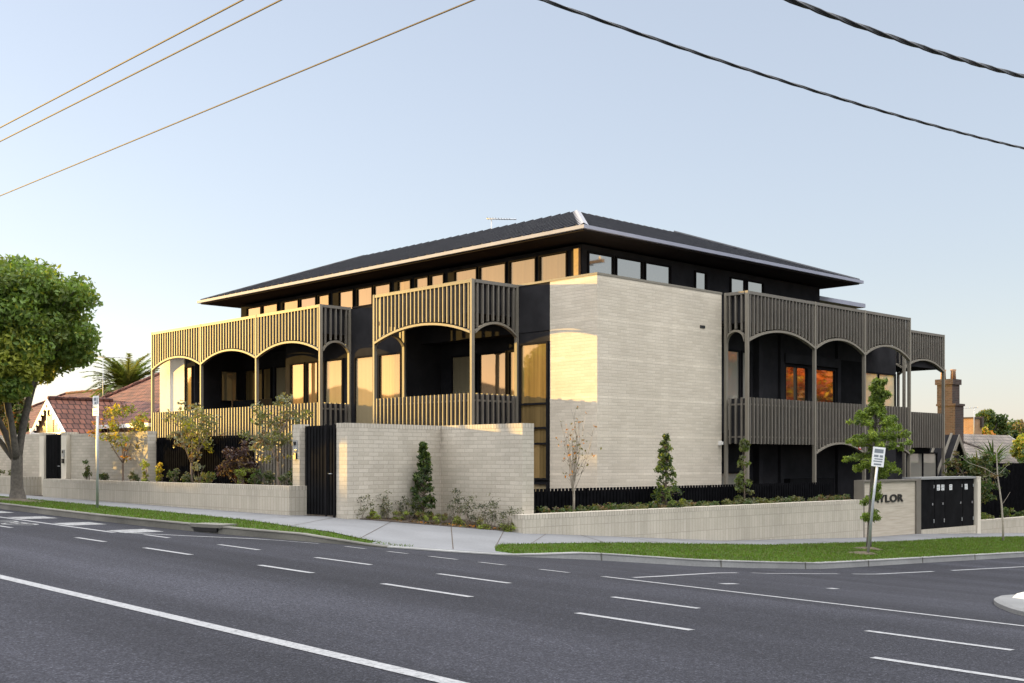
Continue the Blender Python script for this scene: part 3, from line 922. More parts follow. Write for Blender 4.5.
# roof: flat-topped hip of ribbed dark steel
EP0, EP1, EQ0, EQ1, EZ, R5 = 2.68, 25.2, 2.36, 17.8, 6.84, 5.0
TZ = 8.72
mb = MB()
v = [(EP0, EQ0, EZ), (EP1, EQ0, EZ), (EP1, EQ1, EZ), (EP0, EQ1, EZ), (EP0 + R5, EQ0 + R5, TZ), (EP1 - R5, EQ0 + R5, TZ), (EP1 - R5, EQ1 - R5, TZ), (EP0 + R5, EQ1 - R5, TZ)]
mb.add(v, [(0, 4, 5, 1), (1, 5, 6, 2), (2, 6, 7, 3), (3, 7, 4, 0), (4, 7, 6, 5), (0, 1, 2, 3)])
sl_ = (TZ - EZ) / R5
def rib_q(t, side):
    r = min(R5, t - EP0, EP1 - t)
    if r < .2: return
    w_ = .045
    def pt(tt, rr, h): 
        q = EQ0 + rr if side < 0 else EQ1 - rr
        return (tt, q, EZ + rr * sl_ + h)
    mb.hexa([pt(t - w_, 0, 0), pt(t + w_, 0, 0), pt(t + w_, r, 0), pt(t - w_, r, 0)], [pt(t - w_ * .8, 0, .085), pt(t + w_ * .8, 0, .085), pt(t + w_ * .8, r, .085), pt(t - w_ * .8, r, .085)])
def rib_p(t, side):
    r = min(R5, t - EQ0, EQ1 - t)
    if r < .2: return
    w_ = .032
    def pt(tt, rr, h):
        p = EP0 + rr if side < 0 else EP1 - rr
        return (p, tt, EZ + rr * sl_ + h)
    mb.hexa([pt(t - w_, 0, 0), pt(t - w_, r, 0), pt(t + w_, r, 0), pt(t + w_, 0, 0)], [pt(t - w_ * .6, 0, .055), pt(t - w_ * .6, r, .055), pt(t + w_ * .6, r, .055), pt(t + w_ * .6, 0, .055)])
for t in np.arange(EP0 + .3, EP1, .46): rib_q(t, -1); rib_q(t, 1)
for t in np.arange(EQ0 + .3, EQ1, .38): rib_p(t, -1); rib_p(t, 1)
roof = part('roof', mb, M['roof'])
mb = MB(); g = .12
for (a, b, c, d) in ((EP0 - g, EP1 + g, EQ0 - g, EQ0), (EP0 - g, EP1 + g, EQ1, EQ1 + g), (EP0 - g, EP0, EQ0, EQ1), (EP1, EP1 + g, EQ0, EQ1)):
    mb.box(a, b, c, d, EZ - .085, EZ + .02)
mb.build('gutter', M['fascia'], roof)
mb = MB(); mb.box(EP0 + .002, EP1 - .002, EQ0 + .002, EQ1 - .002, EZ - .13, EZ - .05)
mb.build('soffit', M['soffit'], roof)
for (a, b) in ((0, 4), (1, 5), (2, 6), (3, 7)):
    A_, B_ = np.array(v[a]), np.array(v[b])
    d = (B_ - A_)[:2]; d /= np.linalg.norm(d); s = np.array([-d[1], d[0]]) * .15
    mb = MB()
    dz = .07 
    drop = .2 * sl_ * .7
    mb.add([(*(A_[:2] - s), A_[2] + dz - drop), (A_[0], A_[1], A_[2] + dz + .03), (*(A_[:2] + s), A_[2] + dz - drop), (*(B_[:2] - s), B_[2] + dz - drop), (B_[0], B_[1], B_[2] + dz + .03), (*(B_[:2] + s), B_[2] + dz - drop)],
           [(0, 1, 4, 3), (1, 2, 5, 4), (0, 3, 5, 2)])
    mb.build('hip_cap', M['hipcap' if a == 0 else 'roof'], roof)  # near cap paler: its sky reflection is put into the colour
# lower rear roof
mb = MB()
mb.hexa([(4.1, 16.95, 6.2), (14, 16.95, 6.2), (14, 20.6, 6.2), (4.1, 20.6, 6.2)], [(4.1, 16.95, 6.38), (14, 16.95, 6.38), (14, 20.6, 6.3), (4.1, 20.6, 6.3)])
lr = part('rear_roof', mb, M['roof'])
mb = MB(); mb.box(4.02, 4.098, 16.95, 20.6, 6.2, 6.36); mb.build('gutter', M['fascia'], lr)
mb = MB(); mb.box(5.6, 14, 16.91, 19.3, -2.6, 6.19); part('rear_wall', mb, M['dark'])

# aerial on the roof
def aerial(label, base, h, boom, els, axis=(1, 0), depth_s=1.0):
    t = thing('tv_antenna', label, 'antenna', base)
    p, q, z = base
    mb = MB(); mb.tube([(p, q, z), (p, q, z + h)], .022 * depth_s, 6); mb.build('mast', M['steel'], t)
    mb = MB(); mb.tube([(p - axis[0] * boom * .2, q - axis[1] * boom * .2, z + h), (p + axis[0] * boom, q + axis[1] * boom, z + h - .05)], .025 * depth_s, 6)
    mb.build('boom', M['steel'], t)
    mb = MB()
    for i in range(els):
        f = -.15 + i / els
        c = np.array([p + axis[0] * boom * f, q + axis[1] * boom * f, z + h - .05 * f]); s = np.array([-axis[1], axis[0]]) * (.28 - .012 * i)
        mb.tube([(*(c[:2] - s), c[2]), (*(c[:2] + s), c[2])], .01 * depth_s, 5)
    mb.build('elements', M['steel'], t)
    return t
ap, aq, az = from_view(491.5, 225, 47)
aerial('spindly television aerial standing on the dark apartment roof', (ap, aq, 8.6), 1.05, 1.0, 9, (-.75, .66))

# ------------------------------------------------------------------ brick garden walls and gates
def wall_thing(name, label, base, boxes, m='brick', cap=None, capm='soldier', cat='wall', group=None):
    t = thing(name, label, cat, base, group)
    mb = MB()
    for b in boxes:
        if len(b) == 4: mb.prism(b[::-1], -2.2, .70)
        else: mb.box(*b)
    mb.build('brickwork', M[m], t)
    if cap:
        mb = MB()
        for b in cap:
            if len(b) == 4: mb.prism(b[::-1], .702, .80)
            else: mb.box(*b)
        mb.build('coping', M[capm], t)
    return t

wall_thing('garden_wall', 'long low cream brick planter wall along the main road footpath', (8, -8.5, -1.2),
           [(1.44, 15.06, -8.5, -8.26, -1.9, -.672), (1.44, 1.70, -8.258, -7.7, -1.9, -.672), (14.82, 15.06, -8.258, -7.6, -1.9, -.672)],
           'brick_stack', [(1.437, 15.063, -8.503, -8.25, -.67, -.575), (1.437, 1.703, -8.249, -7.7, -.67, -.575), (14.817, 15.063, -8.249, -7.6, -.67, -.575)])
wall_thing('garden_wall', 'low cream brick planter wall behind the street tree at the left edge', (20, -8.5, -1.0),
           [(16.75, 40, -8.5, -8.26, -1.9, -.62), (16.75, 16.99, -8.258, -7.5, -1.9, -.62)], 'brick_stack', [(16.747, 40, -8.503, -8.25, -.618, -.53), (16.747, 16.993, -8.249, -7.5, -.618, -.53)])
wall_thing('courtyard_wall', 'chest high cream brick courtyard wall behind the autumn coloured tree', (12, -7.7, -1.0),
           [(9.7, 14.9, -7.75, -7.5, -1.6, .73)], 'brick', [(9.697, 14.9, -7.753, -7.49, .732, .80)])
wall_thing('courtyard_wall', 'chest high cream brick wall at the left edge behind the street tree', (24, -7.7, -1.0),
           [(17.2, 40, -7.5, -7.25, -1.6, .78)], 'brick', [(17.2, 40, -7.503, -7.24, .782, .86)])
# tall corner wall (two limbs meeting in the planted corner)
wall_thing('corner_wall', 'tall cream brick courtyard wall folded around the planted street corner', (.2, -5.4, -1.5),
           [[(-.04, -8.0), (.31, -8.03), (.64, -4.74), (.29, -5.088)], (-2.45, .62, -5.09, -4.742, -2.2, .70)], 'brick',
           [[(-.043, -8.003), (.313, -8.033), (.643, -4.737), (.285, -5.091)], (-2.453, .6, -5.093, -4.739, .7025, .801)])
# retaining wall on the side street
t = thing('retaining_wall', 'low cream brick retaining wall below the planter on the side street', 'wall', (-2.8, 2, -2.2))
mb = MB()
mb.box(-2.8, -2.46, -5.4, 8.55, -3.2, -1.272)
mb.build('brickwork', M['brick_stack'], t)
mb = MB(); mb.box(-2.803, -2.455, -5.403, 8.553, -1.27, -1.17); mb.build('coping', M['soldier'], t)

def batten_gate(label, p0, p1, q, z0, z1, mats='darkdoor'):
    t = thing('entrance_gate', label, 'gate', ((p0 + p1) / 2, q, z0))
    mb = MB(); mb.box(p0, p1, q, q + .03, z0 + .04, z1 - .01); mb.build('panel', M[mats], t)
    mb = MB()
    k = int((p1 - p0) / .11)
    for j in range(k):
        c = p0 + (j + .5) * (p1 - p0) / k
        mb.box(c - .035, c + .035, q - .04, q - .002, z0 + .04, z1)
    mb.build('battens', M[mats], t)
    mb = MB()
    for c in (p0 + .02, p0 + (p1 - p0) * .27): mb.box(c - .015, c + .015, q - .075, q - .041, z0, z1 + .02)
    mb.build('gate_frame', M['frame'], t)
    mb = MB(); c = p0 + .12
    mb.tube([(c, q - .045, z0 + .95), (c, q - .1, z0 + .95), (c + .1, q - .1, z0 + .95)], .012, 6); mb.build('handle', M['steel'], t)
    return t
batten_gate('tall black batten gate between the intercom pier and corner wall', .33, 1.53, -8.0, -1.25, .76)
batten_gate('narrow black gate between two pale piers at the left', 15.25, 16.5, -7.8, -1.14, .80)
def pier(label, p0, p1, q0, q1, z0, z1, intercom=None, m='brick'):
    t = thing('gate_pier', label, 'pier', ((p0 + p1) / 2, q0, z0))
    mb = MB(); mb.box(p0, p1, q0, q1, z0 - .5, z1 - .1); mb.build('brickwork', M[m], t)
    mb = MB(); mb.box(p0 - .003, p1 + .003, q0 - .003, q1 + .003, z1 - .098, z1); mb.build('coping', M['soldier'], t)
    if intercom:
        c = (p0 + p1) / 2
        mb = MB(); mb.box(c - .07, c + .07, q0 - .035, q0 - .002, intercom, intercom + .22); ic = mb.build('intercom', M['steel'], t)
        mb = MB(); mb.box(c - .05, c + .05, q0 - .042, q0 - .036, intercom + .11, intercom + .19); mb.build('screen', M['black'], ic)
        mb = MB(); mb.box(c - .05, c + .05, q0 - .05, q0 - .002, intercom - .2, intercom - .06); mb.build('card_reader', M['black'], t)
    return t
pier('pale brick gate pier carrying a steel intercom', 1.56, 1.84, -8.15, -7.9, -1.25, .80, .22)
pier('pale gate pier at the right of the narrow black gate, with a house number', 14.82, 15.2, -7.88, -7.5, -1.14, .86, .1, 'render')
pier('pale gate pier at the left of the narrow black gate', 16.55, 16.9, -7.88, -7.5, -1.14, .86, None, 'render')

def fence(name, label, axis, n, t0, t1, z0, z1, m='blackfence', step=.12, posts=2.4, cat='fence'):
    t = thing(name, label, cat, ((t0 + t1) / 2, n, z0) if axis == 'p' else (n, (t0 + t1) / 2, z0))
    def bx(mb, a, b, n0, n1, c, d):
        if axis == 'p': mb.box(a, b, n0, n1, c, d)
        else: mb.box(n0, n1, a, b, c, d)
    mb = MB()
    zt = z1 if hasattr(z1, '__len__') else (z1, z1)
    for a in np.arange(t0, t1 - step * .5, step):
        f = (a - t0) / (t1 - t0)
        bx(mb, a, a + step * .62, n - .022, n, z0, zt[0] * (1 - f) + zt[1] * f)
    mb.build('battens', M[m], t)
    mb = MB(); bx(mb, t0, t1, n + .002, n + .03, z0, min(zt) - .06); mb.build('backing', M[m], t)
    for a in np.arange(t0, t1, posts):
        mb = MB(); bx(mb, a, a + .05, n + .031, n + .08, z0 - .2, min(zt) - .02); mb.build('post', M[m], t)
    return t
fence('courtyard_fence', 'black batten fence behind the shrubs on the planter wall', 'p', -7.5, 4.6, 9.68, -.9, .62)
fence('courtyard_fence', 'bronze batten fence beside the black gate, behind the dark red shrub', 'p', -7.48, 1.92, 4.58, -.9, .55, 'bronze', .13)  # stretch of the dark fence; its sunlight is put into a bronze colour
fence('planter_fence', 'low black batten fence along the side street planter under the brick tower', 'q', -1.75, -4.7, 8.5, -1.4, -.66)
fence('boundary_fence', 'tall black paling fence behind the sapling at the right edge', 'q', -.6, px_to_q(949, -.6), 34, -2.6, -.12)

# planter soil
mb = MB(); mb.box(-2.54, -1.76, -4.73, 8.5, -1.6, -1.22); mb.box(1.71, 9.68, -8.249, -7.53, -1.2, -.64); mb.box(9.7, 14.81, -8.249, -7.76, -1.2, -.64); mb.box(17, 40, -8.249, -7.51, -1.2, -.64)
mb.box(-2.5, -.7, 16.3, 34, -3.0, -2.25)
struct(mb, 'planter_soil', M['soil'])
mb = MB(); mb.box(-1.7, .0, -4.7, 8.5, -2.6, -1.6)
struct(mb, 'courtyard_ground', M['soil'])

# entrance sign wall, meter cabinet, post, right-hand wall
t = thing('sign_wall', 'pale stone clad entry wall with dark raised name lettering, beside the leaning sign', 'sign', (-2.8, 10.2, -2.3))
mb = MB(); mb.box(-2.75, -2.5, 8.62, 11.75, -2.9, -.66); mb.build('cladding', M['timber_sign'], t)
mb = MB(); mb.box(-2.80, -2.48, 11.755, 12.05, -2.9, -.6); mb.box(-2.80, -2.48, 8.565, 8.615, -2.9, -.6); mb.box(-2.80, -2.48, 8.616, 11.754, -.658, -.6); mb.build('edge_frame', M['bronze'], t)
cu = bpy.data.curves.new('lettering', 'FONT'); cu.body = 'TAYLOR'; cu.size = .31; cu.extrude = .012; cu.space_character = 1.06
cu.offset = .009
tmp = bpy.data.objects.new('tmp', cu); COL.objects.link(tmp)
dg = bpy.context.evaluated_depsgraph_get()
me = bpy.data.meshes.new_from_object(tmp.evaluated_get(dg))
bpy.data.objects.remove(tmp)
tw = [v_.co.copy() for v_ in me.vertices]
wx = max(c.x for c in tw)
q_end = px_to_q(903.5, -2.77); q_beg = px_to_q(866.5, -2.77)
sx = (q_end - q_beg) / wx
mb = MB(); mb.add([(-2.765 - c.z, q_beg + c.x * sx, -1.27 + c.y) for c in tw], [tuple(p_.vertices) for p_ in me.polygons])
mb.build('lettering', M['black'], t)

t = thing('meter_cabinet', 'row of black metal utility cabinet doors with small white notices', 'cabinet', (-2.8, 14, -2.15))
mb = MB(); mb.box(-2.72, -2.2, 12.07, 15.85, -2.2, -.62); mb.build('body', M['darkdoor'], t)
mb = MB(); mb.box(-2.80, -2.15, 12.06, 15.87, -.618, -.55); mb.build('top', M['kerb_new'], t)
edges = [12.09, 13.05, 13.75, 15.0, 15.83]
for i in range(4):
    a, b = edges[i] + .02, edges[i + 1] - .02
    mb = MB(); mb.box(-2.75, -2.722, a, b, -2.18, -.64); dd = mb.build('door', M['darkdoor'], t)
    mb = MB(); mb.box(-2.765, -2.751, b - .16, b - .12, -1.45, -1.38); mb.box(-2.765, -2.751, b - .07, b - .03, -2.02, -1.9); mb.box(-2.765, -2.751, b - .07, b - .03, -.9, -.8); mb.build('latch', M['steel'], dd)
    if i != 0:
        for k in range(2 if i == 1 else 1):
            c = a + .22 + .3 * k + (.15 if i == 2 else 0)
            mb = MB(); mb.box(-2.756, -2.751, c - .1, c + .1, -.98, -.8); mb.build('notice', M['sign'], dd)
            mb = MB()
            for r_ in range(3): mb.box(-2.759, -2.7565, c - .08, c + .05 + .01 * r_, -.95 + r_ * .05, -.93 + r_ * .05)
            mb.build('notice_print', M['sign_ink'], dd)
wall_thing('base_wall', 'low cream brick base wall under the utility cabinet', (-2.8, 14, -2.3), [(-2.8, -2.1, 12.07, 15.86, -3.2, -2.205)], 'brick_stack')
t = thing('pale_post', 'short pale square post at the right end of the cabinet', 'post', (-2.8, 16, -2.4))
mb = MB(); mb.box(-2.84, -2.6, 15.9, 16.14, -3, -.60); mb.build('shaft', M['render'], t)
mb = MB(); mb.box(-2.85, -2.59, 15.89, 16.15, -.598, -.56); mb.build('cap', M['render'], t)
wall_thing('planter_wall', 'low cream brick planter wall at the right edge beyond the pale post', (-2.8, 24, -2.7), [(-2.8, -2.55, 16.16, 36, -3.6, -2.13)], 'brick_stack', [(-2.803, -2.54, 16.16, 36, -2.128, -2.05)])

# alarm label on the balcony post
mb = MB(); mb.box(-.87, -.845, 11.62, 11.77, .34, .56); al = part('alarm_sign', mb, M['sign_red'])
mb = MB(); mb.box(-.874, -.871, 11.64, 11.75, .38, .44); mb.build('sign_print', M['sign'], al)

# ------------------------------------------------------------------ street signs
def street_sign(label, base, top, w_, h_, face_dir, lines, red=False):
    t = thing('street_sign', label, 'sign', base)
    b = np.array(base); a = np.array(top)
    mb = MB(); mb.tube([b - (0, 0, .2), b + (a - b) * .5, a], .032, 10); mb.build('pole', M['steel'], t)
    u = (a - b) / np.linalg.norm(a - b)
    fd = np.array([face_dir[0], face_dir[1], 0.]); fd /= np.linalg.norm(fd)
    fd = fd - u * (fd @ u); fd /= np.linalg.norm(fd)
    s = np.cross(u, fd)
    c = a - u * (h_ / 2 - .04) + fd * .038
    def slab(mb, x0, x1, y0, y1, d0, d1):
        P = lambda x, y, d: tuple(c + s * x + u * y + fd * d)
        mb.hexa([P(x0, y0, d0), P(x1, y0, d0), P(x1, y1, d0), P(x0, y1, d0)], [P(x0, y0, d1), P(x1, y0, d1), P(x1, y1, d1), P(x0, y1, d1)])
    mb = MB(); slab(mb, -w_ / 2, w_ / 2, -h_ / 2, h_ / 2, 0, .006); pl = mb.build('sign_plate', M['sign'], t)
    mb = MB()
    for (x0, x1, y0, y1) in lines: slab(mb, x0 * w_, x1 * w_, y0 * h_, y1 * h_, .0065, .009)
    mb.build('sign_print', M['sign_red' if red else 'sign_ink'], pl)
    return t
zb = ground_z(5.64, -11.0)
street_sign('small white parking sign on a straight galvanised pole at the left', (5.64, -11.0, zb), (5.64, -11.0, 1.45), .25, .46, (-.12, -1),
            [(-.35, -.2, .1, .4), (-.1, .3, .25, .4), (-.1, .2, .08, .2), (-.35, .35, -.1, -.04), (-.35, .35, -.3, -.24), (-.35, .2, -.4, -.35)])
zb = ground_z(-6.5, 2.26)
pb = np.array((-6.5, 2.26, zb))
street_sign('white parking sign on a pole leaning to the right on the lawn verge', tuple(pb), tuple(pb + np.array((-.20, .20, 2.47))), .28, .46, (-.55, -.8),
            [(-.36, .36, .2, .40), (-.36, -.1, -.02, .1), (0, .36, -.02, .1), (-.36, .3, -.14, -.08), (-.36, .36, -.26, -.2), (-.3, .3, -.42, -.34)])

# ------------------------------------------------------------------ overhead wires and poles
def cable(label, pts, r, m, twist=False, cat='cable', group=None):
    mb = MB(); mb.tube(pts, r, 7)
    if twist:
        pts = np.array(pts)
        for ph in (0, 2.09, 4.19):
            q_ = [(c[0] + r * .9 * math.cos(i * .9 + ph), c[1], c[2] + r * .9 * math.sin(i * .9 + ph)) for i, c in enumerate(pts)]
            mb.tube(q_, r * .62, 6)
    o = mb.build('overhead_wire', M[m]); tag(o, label, cat, group); return o
for q_, dz, lab in ((-10.93, 0, 'lowest of the three thin golden wires crossing the sky at upper left'),
                    (-13.45, .0, 'topmost of the three thin golden wires crossing the sky at upper left'),
                    (-13.03, .0, 'middle of the three thin golden wires crossing the sky at upper left')):
    cable(lab, [(p_, q_, 7.0 + dz + .0086 * (p_ + 7.4)) for p_ in np.linspace(-46, 66, 40)], .014, 'wire')
cable('thinner black twisted cable sagging across the upper right sky', [(-8.1, q_, 6.98 + .0019 * (q_ + 15) ** 2) for q_ in np.linspace(-44, 17, 160)], .022, 'cable', True)
cable('thicker black twisted cable across the top right corner', [(-11.4, q_, 6.4 + .0045 * (q_ + 14) ** 2) for q_ in np.linspace(-44, 12, 160)], .03, 'cable', True)
def power_pole(label, p, q, zg, zt, arm):
    t = thing('power_pole', label, 'power pole', (p, q, zg))
    mb = MB(); mb.tube([(p, q, zg - .3), (p, q, zt * .5), (p, q, zt)], [.19, .16, .13], 12); mb.build('shaft', M['pole'], t)
    mb = MB()
    if arm == 'q': mb.box(p - .06, p + .06, q - 1.6, q + 1.6, zt - .62, zt - .48)
    else: mb.box(p - 1.6, p + 1.6, q - .06, q + .06, zt - .62, zt - .48)
    mb.build('crossarm', M['pole'], t)
    for k in (-1.4, -.5, .5, 1.4):
        a, b = (p, q + k) if arm == 'q' else (p + k, q)
        mb = MB(); mb.tube([(a, b, zt - .48), (a, b, zt - .40), (a, b, zt - .33)], [.04, .055, .03], 8); mb.build('insulator', M['render'], t)
power_pole('timber power pole far along the main road, carrying the thin wires', 66.3, -12.5, -.3, 8.15, 'q')
power_pole('timber power pole on the side street holding the twisted cables', -9.4, 17.4, -2.5, 9.7, 'p')

# ------------------------------------------------------------------ vegetation
def leaf_cloud(mb, clumps, count, size, nm, aspect=.5, up=.3, hang=0, wts=None):
    """leaf-sized faces spread through the volume of many small clumps"""
    clumps = np.array(clumps, float)              # p q z r
    vol = clumps[:, 3] ** 2
    ii = rng.choice(len(clumps), count, p=vol / vol.sum())
    d = rng.normal(size=(count, 3)); d /= np.linalg.norm(d, axis=1)[:, None]
    rad = rng.random(count) ** .45
    c = clumps[ii, :3] + d * (rad * clumps[ii, 3])[:, None] * np.array([1, 1, .8])
    nrm = rng.normal(size=(count, 3)) + d * .6 + np.array([0, 0, up]); nrm /= np.linalg.norm(nrm, axis=1)[:, None]
    t = rng.normal(size=(count, 3)) + np.array([0, 0, -hang]); t -= nrm * (t * nrm).sum(1)[:, None]; t /= np.linalg.norm(t, axis=1)[:, None] + 1e-9
    b = np.cross(nrm, t)
    s = size * rng.uniform(.6, 1.35, count)[:, None]
    v = np.stack([c - t * s, c + b * s * aspect - t * s * .1 + nrm * s * .12, c + t * s, c - b * s * aspect - t * s * .1 + nrm * s * .12], 1)
    o = len(mb.v)
    mb.v.extend(v.reshape(-1, 3).tolist())
    mb.f.extend((np.arange(count * 4).reshape(-1, 4) + o).tolist())
    w_ = np.ones(nm) if wts is None else np.array(wts, float)
    # a clump tends to one shade, single leaves vary
    cm = rng.choice(nm, len(clumps), p=w_ / w_.sum())
    mi = np.where(rng.random(count) < .6, cm[ii], rng.choice(nm, count, p=w_ / w_.sum()))
    mb.m.extend(mi.astype(int).tolist()); mb.s.extend([False] * count)

def limb(mb, a, b, r0, r1, bend=.12, n=6, seg=6):
    a = np.array(a, float); b = np.array(b, float)
    L = np.linalg.norm(b - a); off = rng.normal(0, bend * L, 3); off[2] = abs(off[2]) * .3
    pts = [a + (b - a) * t + off * math.sin(math.pi * t) for t in np.linspace(0, 1, seg)]
    mb.tube(pts, list(np.linspace(r0, r1, seg)), n)
    return pts

def in_ellipsoid(c, r, k, hollow=.0, minz=None):
    out = []
    while len(out) < k:
        x = rng.uniform(-1, 1, 3); L = np.linalg.norm(x)
        if L > 1 or L < hollow: continue
        out.append(np.array(c) + x * np.array(r))
    return out

def tree(name, label, cat, base, trunk_h, r0, forks, centre, radii, nclump, clump_r, nleaf, lsize, mats, bark='bark', wts=None, hollow=.35, twigs=.012, group=None, aspect=.5, hang=0, lean=(0, 0), flare=True):
    t = thing(name, label, cat, base, group)
    b = np.array(base, float)
    top = b + np.array([lean[0], lean[1], trunk_h])
    mb = MB()
    k = 7
    pts = [b + (top - b) * u + np.array([rng.normal(0, r0 * .15), rng.normal(0, r0 * .15), 0]) * (u > 0) for u in np.linspace(-.06, 1, k)]
    rr = [r0 * (1.0 - .3 * u) * (1.35 if flare and u <= .01 else 1.0) for u in np.linspace(0, 1, k)]
    mb.tube(pts, rr, 10)
    cl = in_ellipsoid(centre, radii, nclump, hollow)
    heads = []
    for i in range(forks):
        a_ = 2 * math.pi * (i + .3 * rng.random()) / forks
        tgt = np.array(centre) + np.array([math.cos(a_) * radii[0] * .5, math.sin(a_) * radii[1] * .5, radii[2] * rng.uniform(-.3, .3)])
        ps = limb(mb, pts[-1] - np.array([0, 0, r0 * .5]), tgt, r0 * .62, r0 * .22, .08, 8)
        heads.append(ps)
    for c in cl:
        src = min((p_ for h in heads for p_ in h[2:]), key=lambda z: np.linalg.norm(z - c) + .8 * max(0, z[2] - c[2]))
        limb(mb, src, c, max(twigs, r0 * .14), twigs * .35, .08, 5, 4)
    mb.build('trunk', M[bark], t)
    mb = MB()
    leaf_cloud(mb, [(*c, clump_r * rng.uniform(.65, 1.3)) for c in cl], nleaf, lsize, len(mats), aspect=aspect, wts=wts, hang=hang)
    mb.build('crown', [M[m] for m in mats], t)
    return t

# big street tree at the left edge
sb = (10.5, -11.0, ground_z(10.5, -11.0))
def street_tree():
    t = thing('street_tree', 'big rounded green street tree with several limbs at the left edge', 'tree', sb)
    b = np.array(sb); mb = MB()
    pts = [b + np.array([.02 * math.sin(u * 5), .015 * math.cos(u * 4), u]) for u in (-.1, .05, .3, .7, 1.1, 1.5)]
    pts[-1] = pts[-1] + np.array([0, 0, .12]); mb.tube(pts, [.31, .22, .165, .148, .14, .08], 14)
    def dr(right, up, deep=0):        # a point seen right/up/deeper of the trunk base
        v_ = np.array([right, deep]); return b + np.array([v_[0] * UL[0] + v_[1] * UL[1], v_[0] * UR[0] + v_[1] * UR[1], up])
    heads = []
    for (e, r) in ((dr(-1.5, 3.5, -.3), .11), (dr(-.9, 4.0, .7), .10), (dr(-.2, 3.9, -.6), .11), (dr(.5, 3.8, .2), .115), (dr(.25, 4.0, 1.2), .09), (dr(-1.8, 3.3, .9), .08)):
        ps = limb(mb, pts[-2] - np.array([0, 0, .12]), e, r, r * .35, .05, 9, 8); heads.append(ps)
    C0 = dr(-.42, 4.3, .1)
    cl = []
    while len(cl) < 240:
        x = rng.uniform(-1, 1, 3); L = np.linalg.norm(x)
        if L > 1 or L < .55: continue
        lob = 1 + .05 * math.sin(3 * math.atan2(x[1], x[0]) + 1) + .06 * math.sin(5 * x[2] + 2 * x[0])
        flat = max(x[2], -.85)
        c_ = C0 + np.array([x[0] * 2.25, x[1] * 2.25, flat * 2.05]) * lob
        if c_[2] < 2.65 and -11.6 < c_[1] + .46 * (c_[0] - 10.5) < -9.4: continue
        cl.append(c_)
    for c in cl:
        src = min((p_ for h in heads for p_ in h[3:]), key=lambda z: np.linalg.norm(z - c) + .9 * max(0, z[2] - c[2]))
        limb(mb, src, c, .03, .008, .07, 5, 5)
    mb.build('trunk', M['bark'], t)
    up = [c for c in cl if c[2] > C0[2] - .7]; lo = [c for c in cl if c[2] <= C0[2] - .7]
    mb = MB()
    leaf_cloud(mb, [(*c, rng.uniform(.32, .60)) for c in up], 56000, .075, 4, wts=[6, 1, 2, 2.4])
    leaf_cloud(mb, [(*c, rng.uniform(.30, .50)) for c in lo], 17000, .075, 4, wts=[2, .6, 2, 6])  # lower leaves yellower: their backlit glow is put into the colour
    mb.build('crown', [M['street_a'], M['street_b'], M['green'], M['street_c']], t)
street_tree()

zb = ground_z(20.5, -11.0)
tree('street_tree', 'low bushy street tree next along the kerb, beyond the left edge', 'tree', (20.5, -11.0, zb), 1.0, .1, 4, (20.8, -11.0, zb + 1.9), (2.2, 1.0, 1.5), 50, .45, 9000, .09, ['green', 'olive', 'ygreen'], 'bark', None, .2)  # unseen tree, added so the courtyard wall falls in shade
def soil_patch(p0, q0, rp, rq):
    mb = MB(); k = 26; ring = []
    for i in range(k):
        a_ = 2 * math.pi * i / k; f = rng.uniform(.75, 1.15)
        x, y = p0 + math.cos(a_) * rp * f, q0 + math.sin(a_) * rq * f
        ring.append((x, y, ground_z(x, y) + .012))
    mb.add(ring + [(p0, q0, ground_z(p0, q0) + .07)], [(i, (i + 1) % k, k) for i in range(k)], 0, True)
    struct(mb, 'bare_soil', M['dirt'])
soil_patch(10.5, -11.1, 1.5, .62); soil_patch(-6.4, 2.3, .35, .4); soil_patch(-5.55, 4.0, .4, .4)
# ornamental trees on the planter wall
BZ = -.62
tree('ornamental_tree', 'small autumn tree with orange and yellow leaves beside the left sign pole', 'tree', (10.7, -8.0, BZ), .55, .035, 4, (10.75, -8.0, .82), (.78, .78, .85), 42, .18, 1400, .05, ['orange', 'ygreen', 'yellow', 'olive', 'brown'], 'bark_thin', [.7, 3, 1.3, 3.6, 1.8], .1, .007)
tree('ornamental_tree', 'small green leafed tree forking low, middle of the three on the planter wall', 'tree', (6.85, -7.95, BZ), .55, .04, 4, (6.75, -7.95, .80), (.88, .88, .80), 46, .18, 1500, .052, ['olive', 'grey', 'brown', 'ygreen'], 'bark_thin', [4, 3, 1.2, .6], .1, .007)
tree('ornamental_tree', 'small green leafed tree in front of the bronze fence beside the gate pier', 'tree', (2.75, -7.95, BZ), .6, .036, 4, (2.75, -7.95, .70), (.80, .80, .75), 44, .17, 1350, .05, ['olive', 'grey', 'brown', 'ygreen'], 'bark_thin', [4, 3, 1.5, .8], .1, .007)

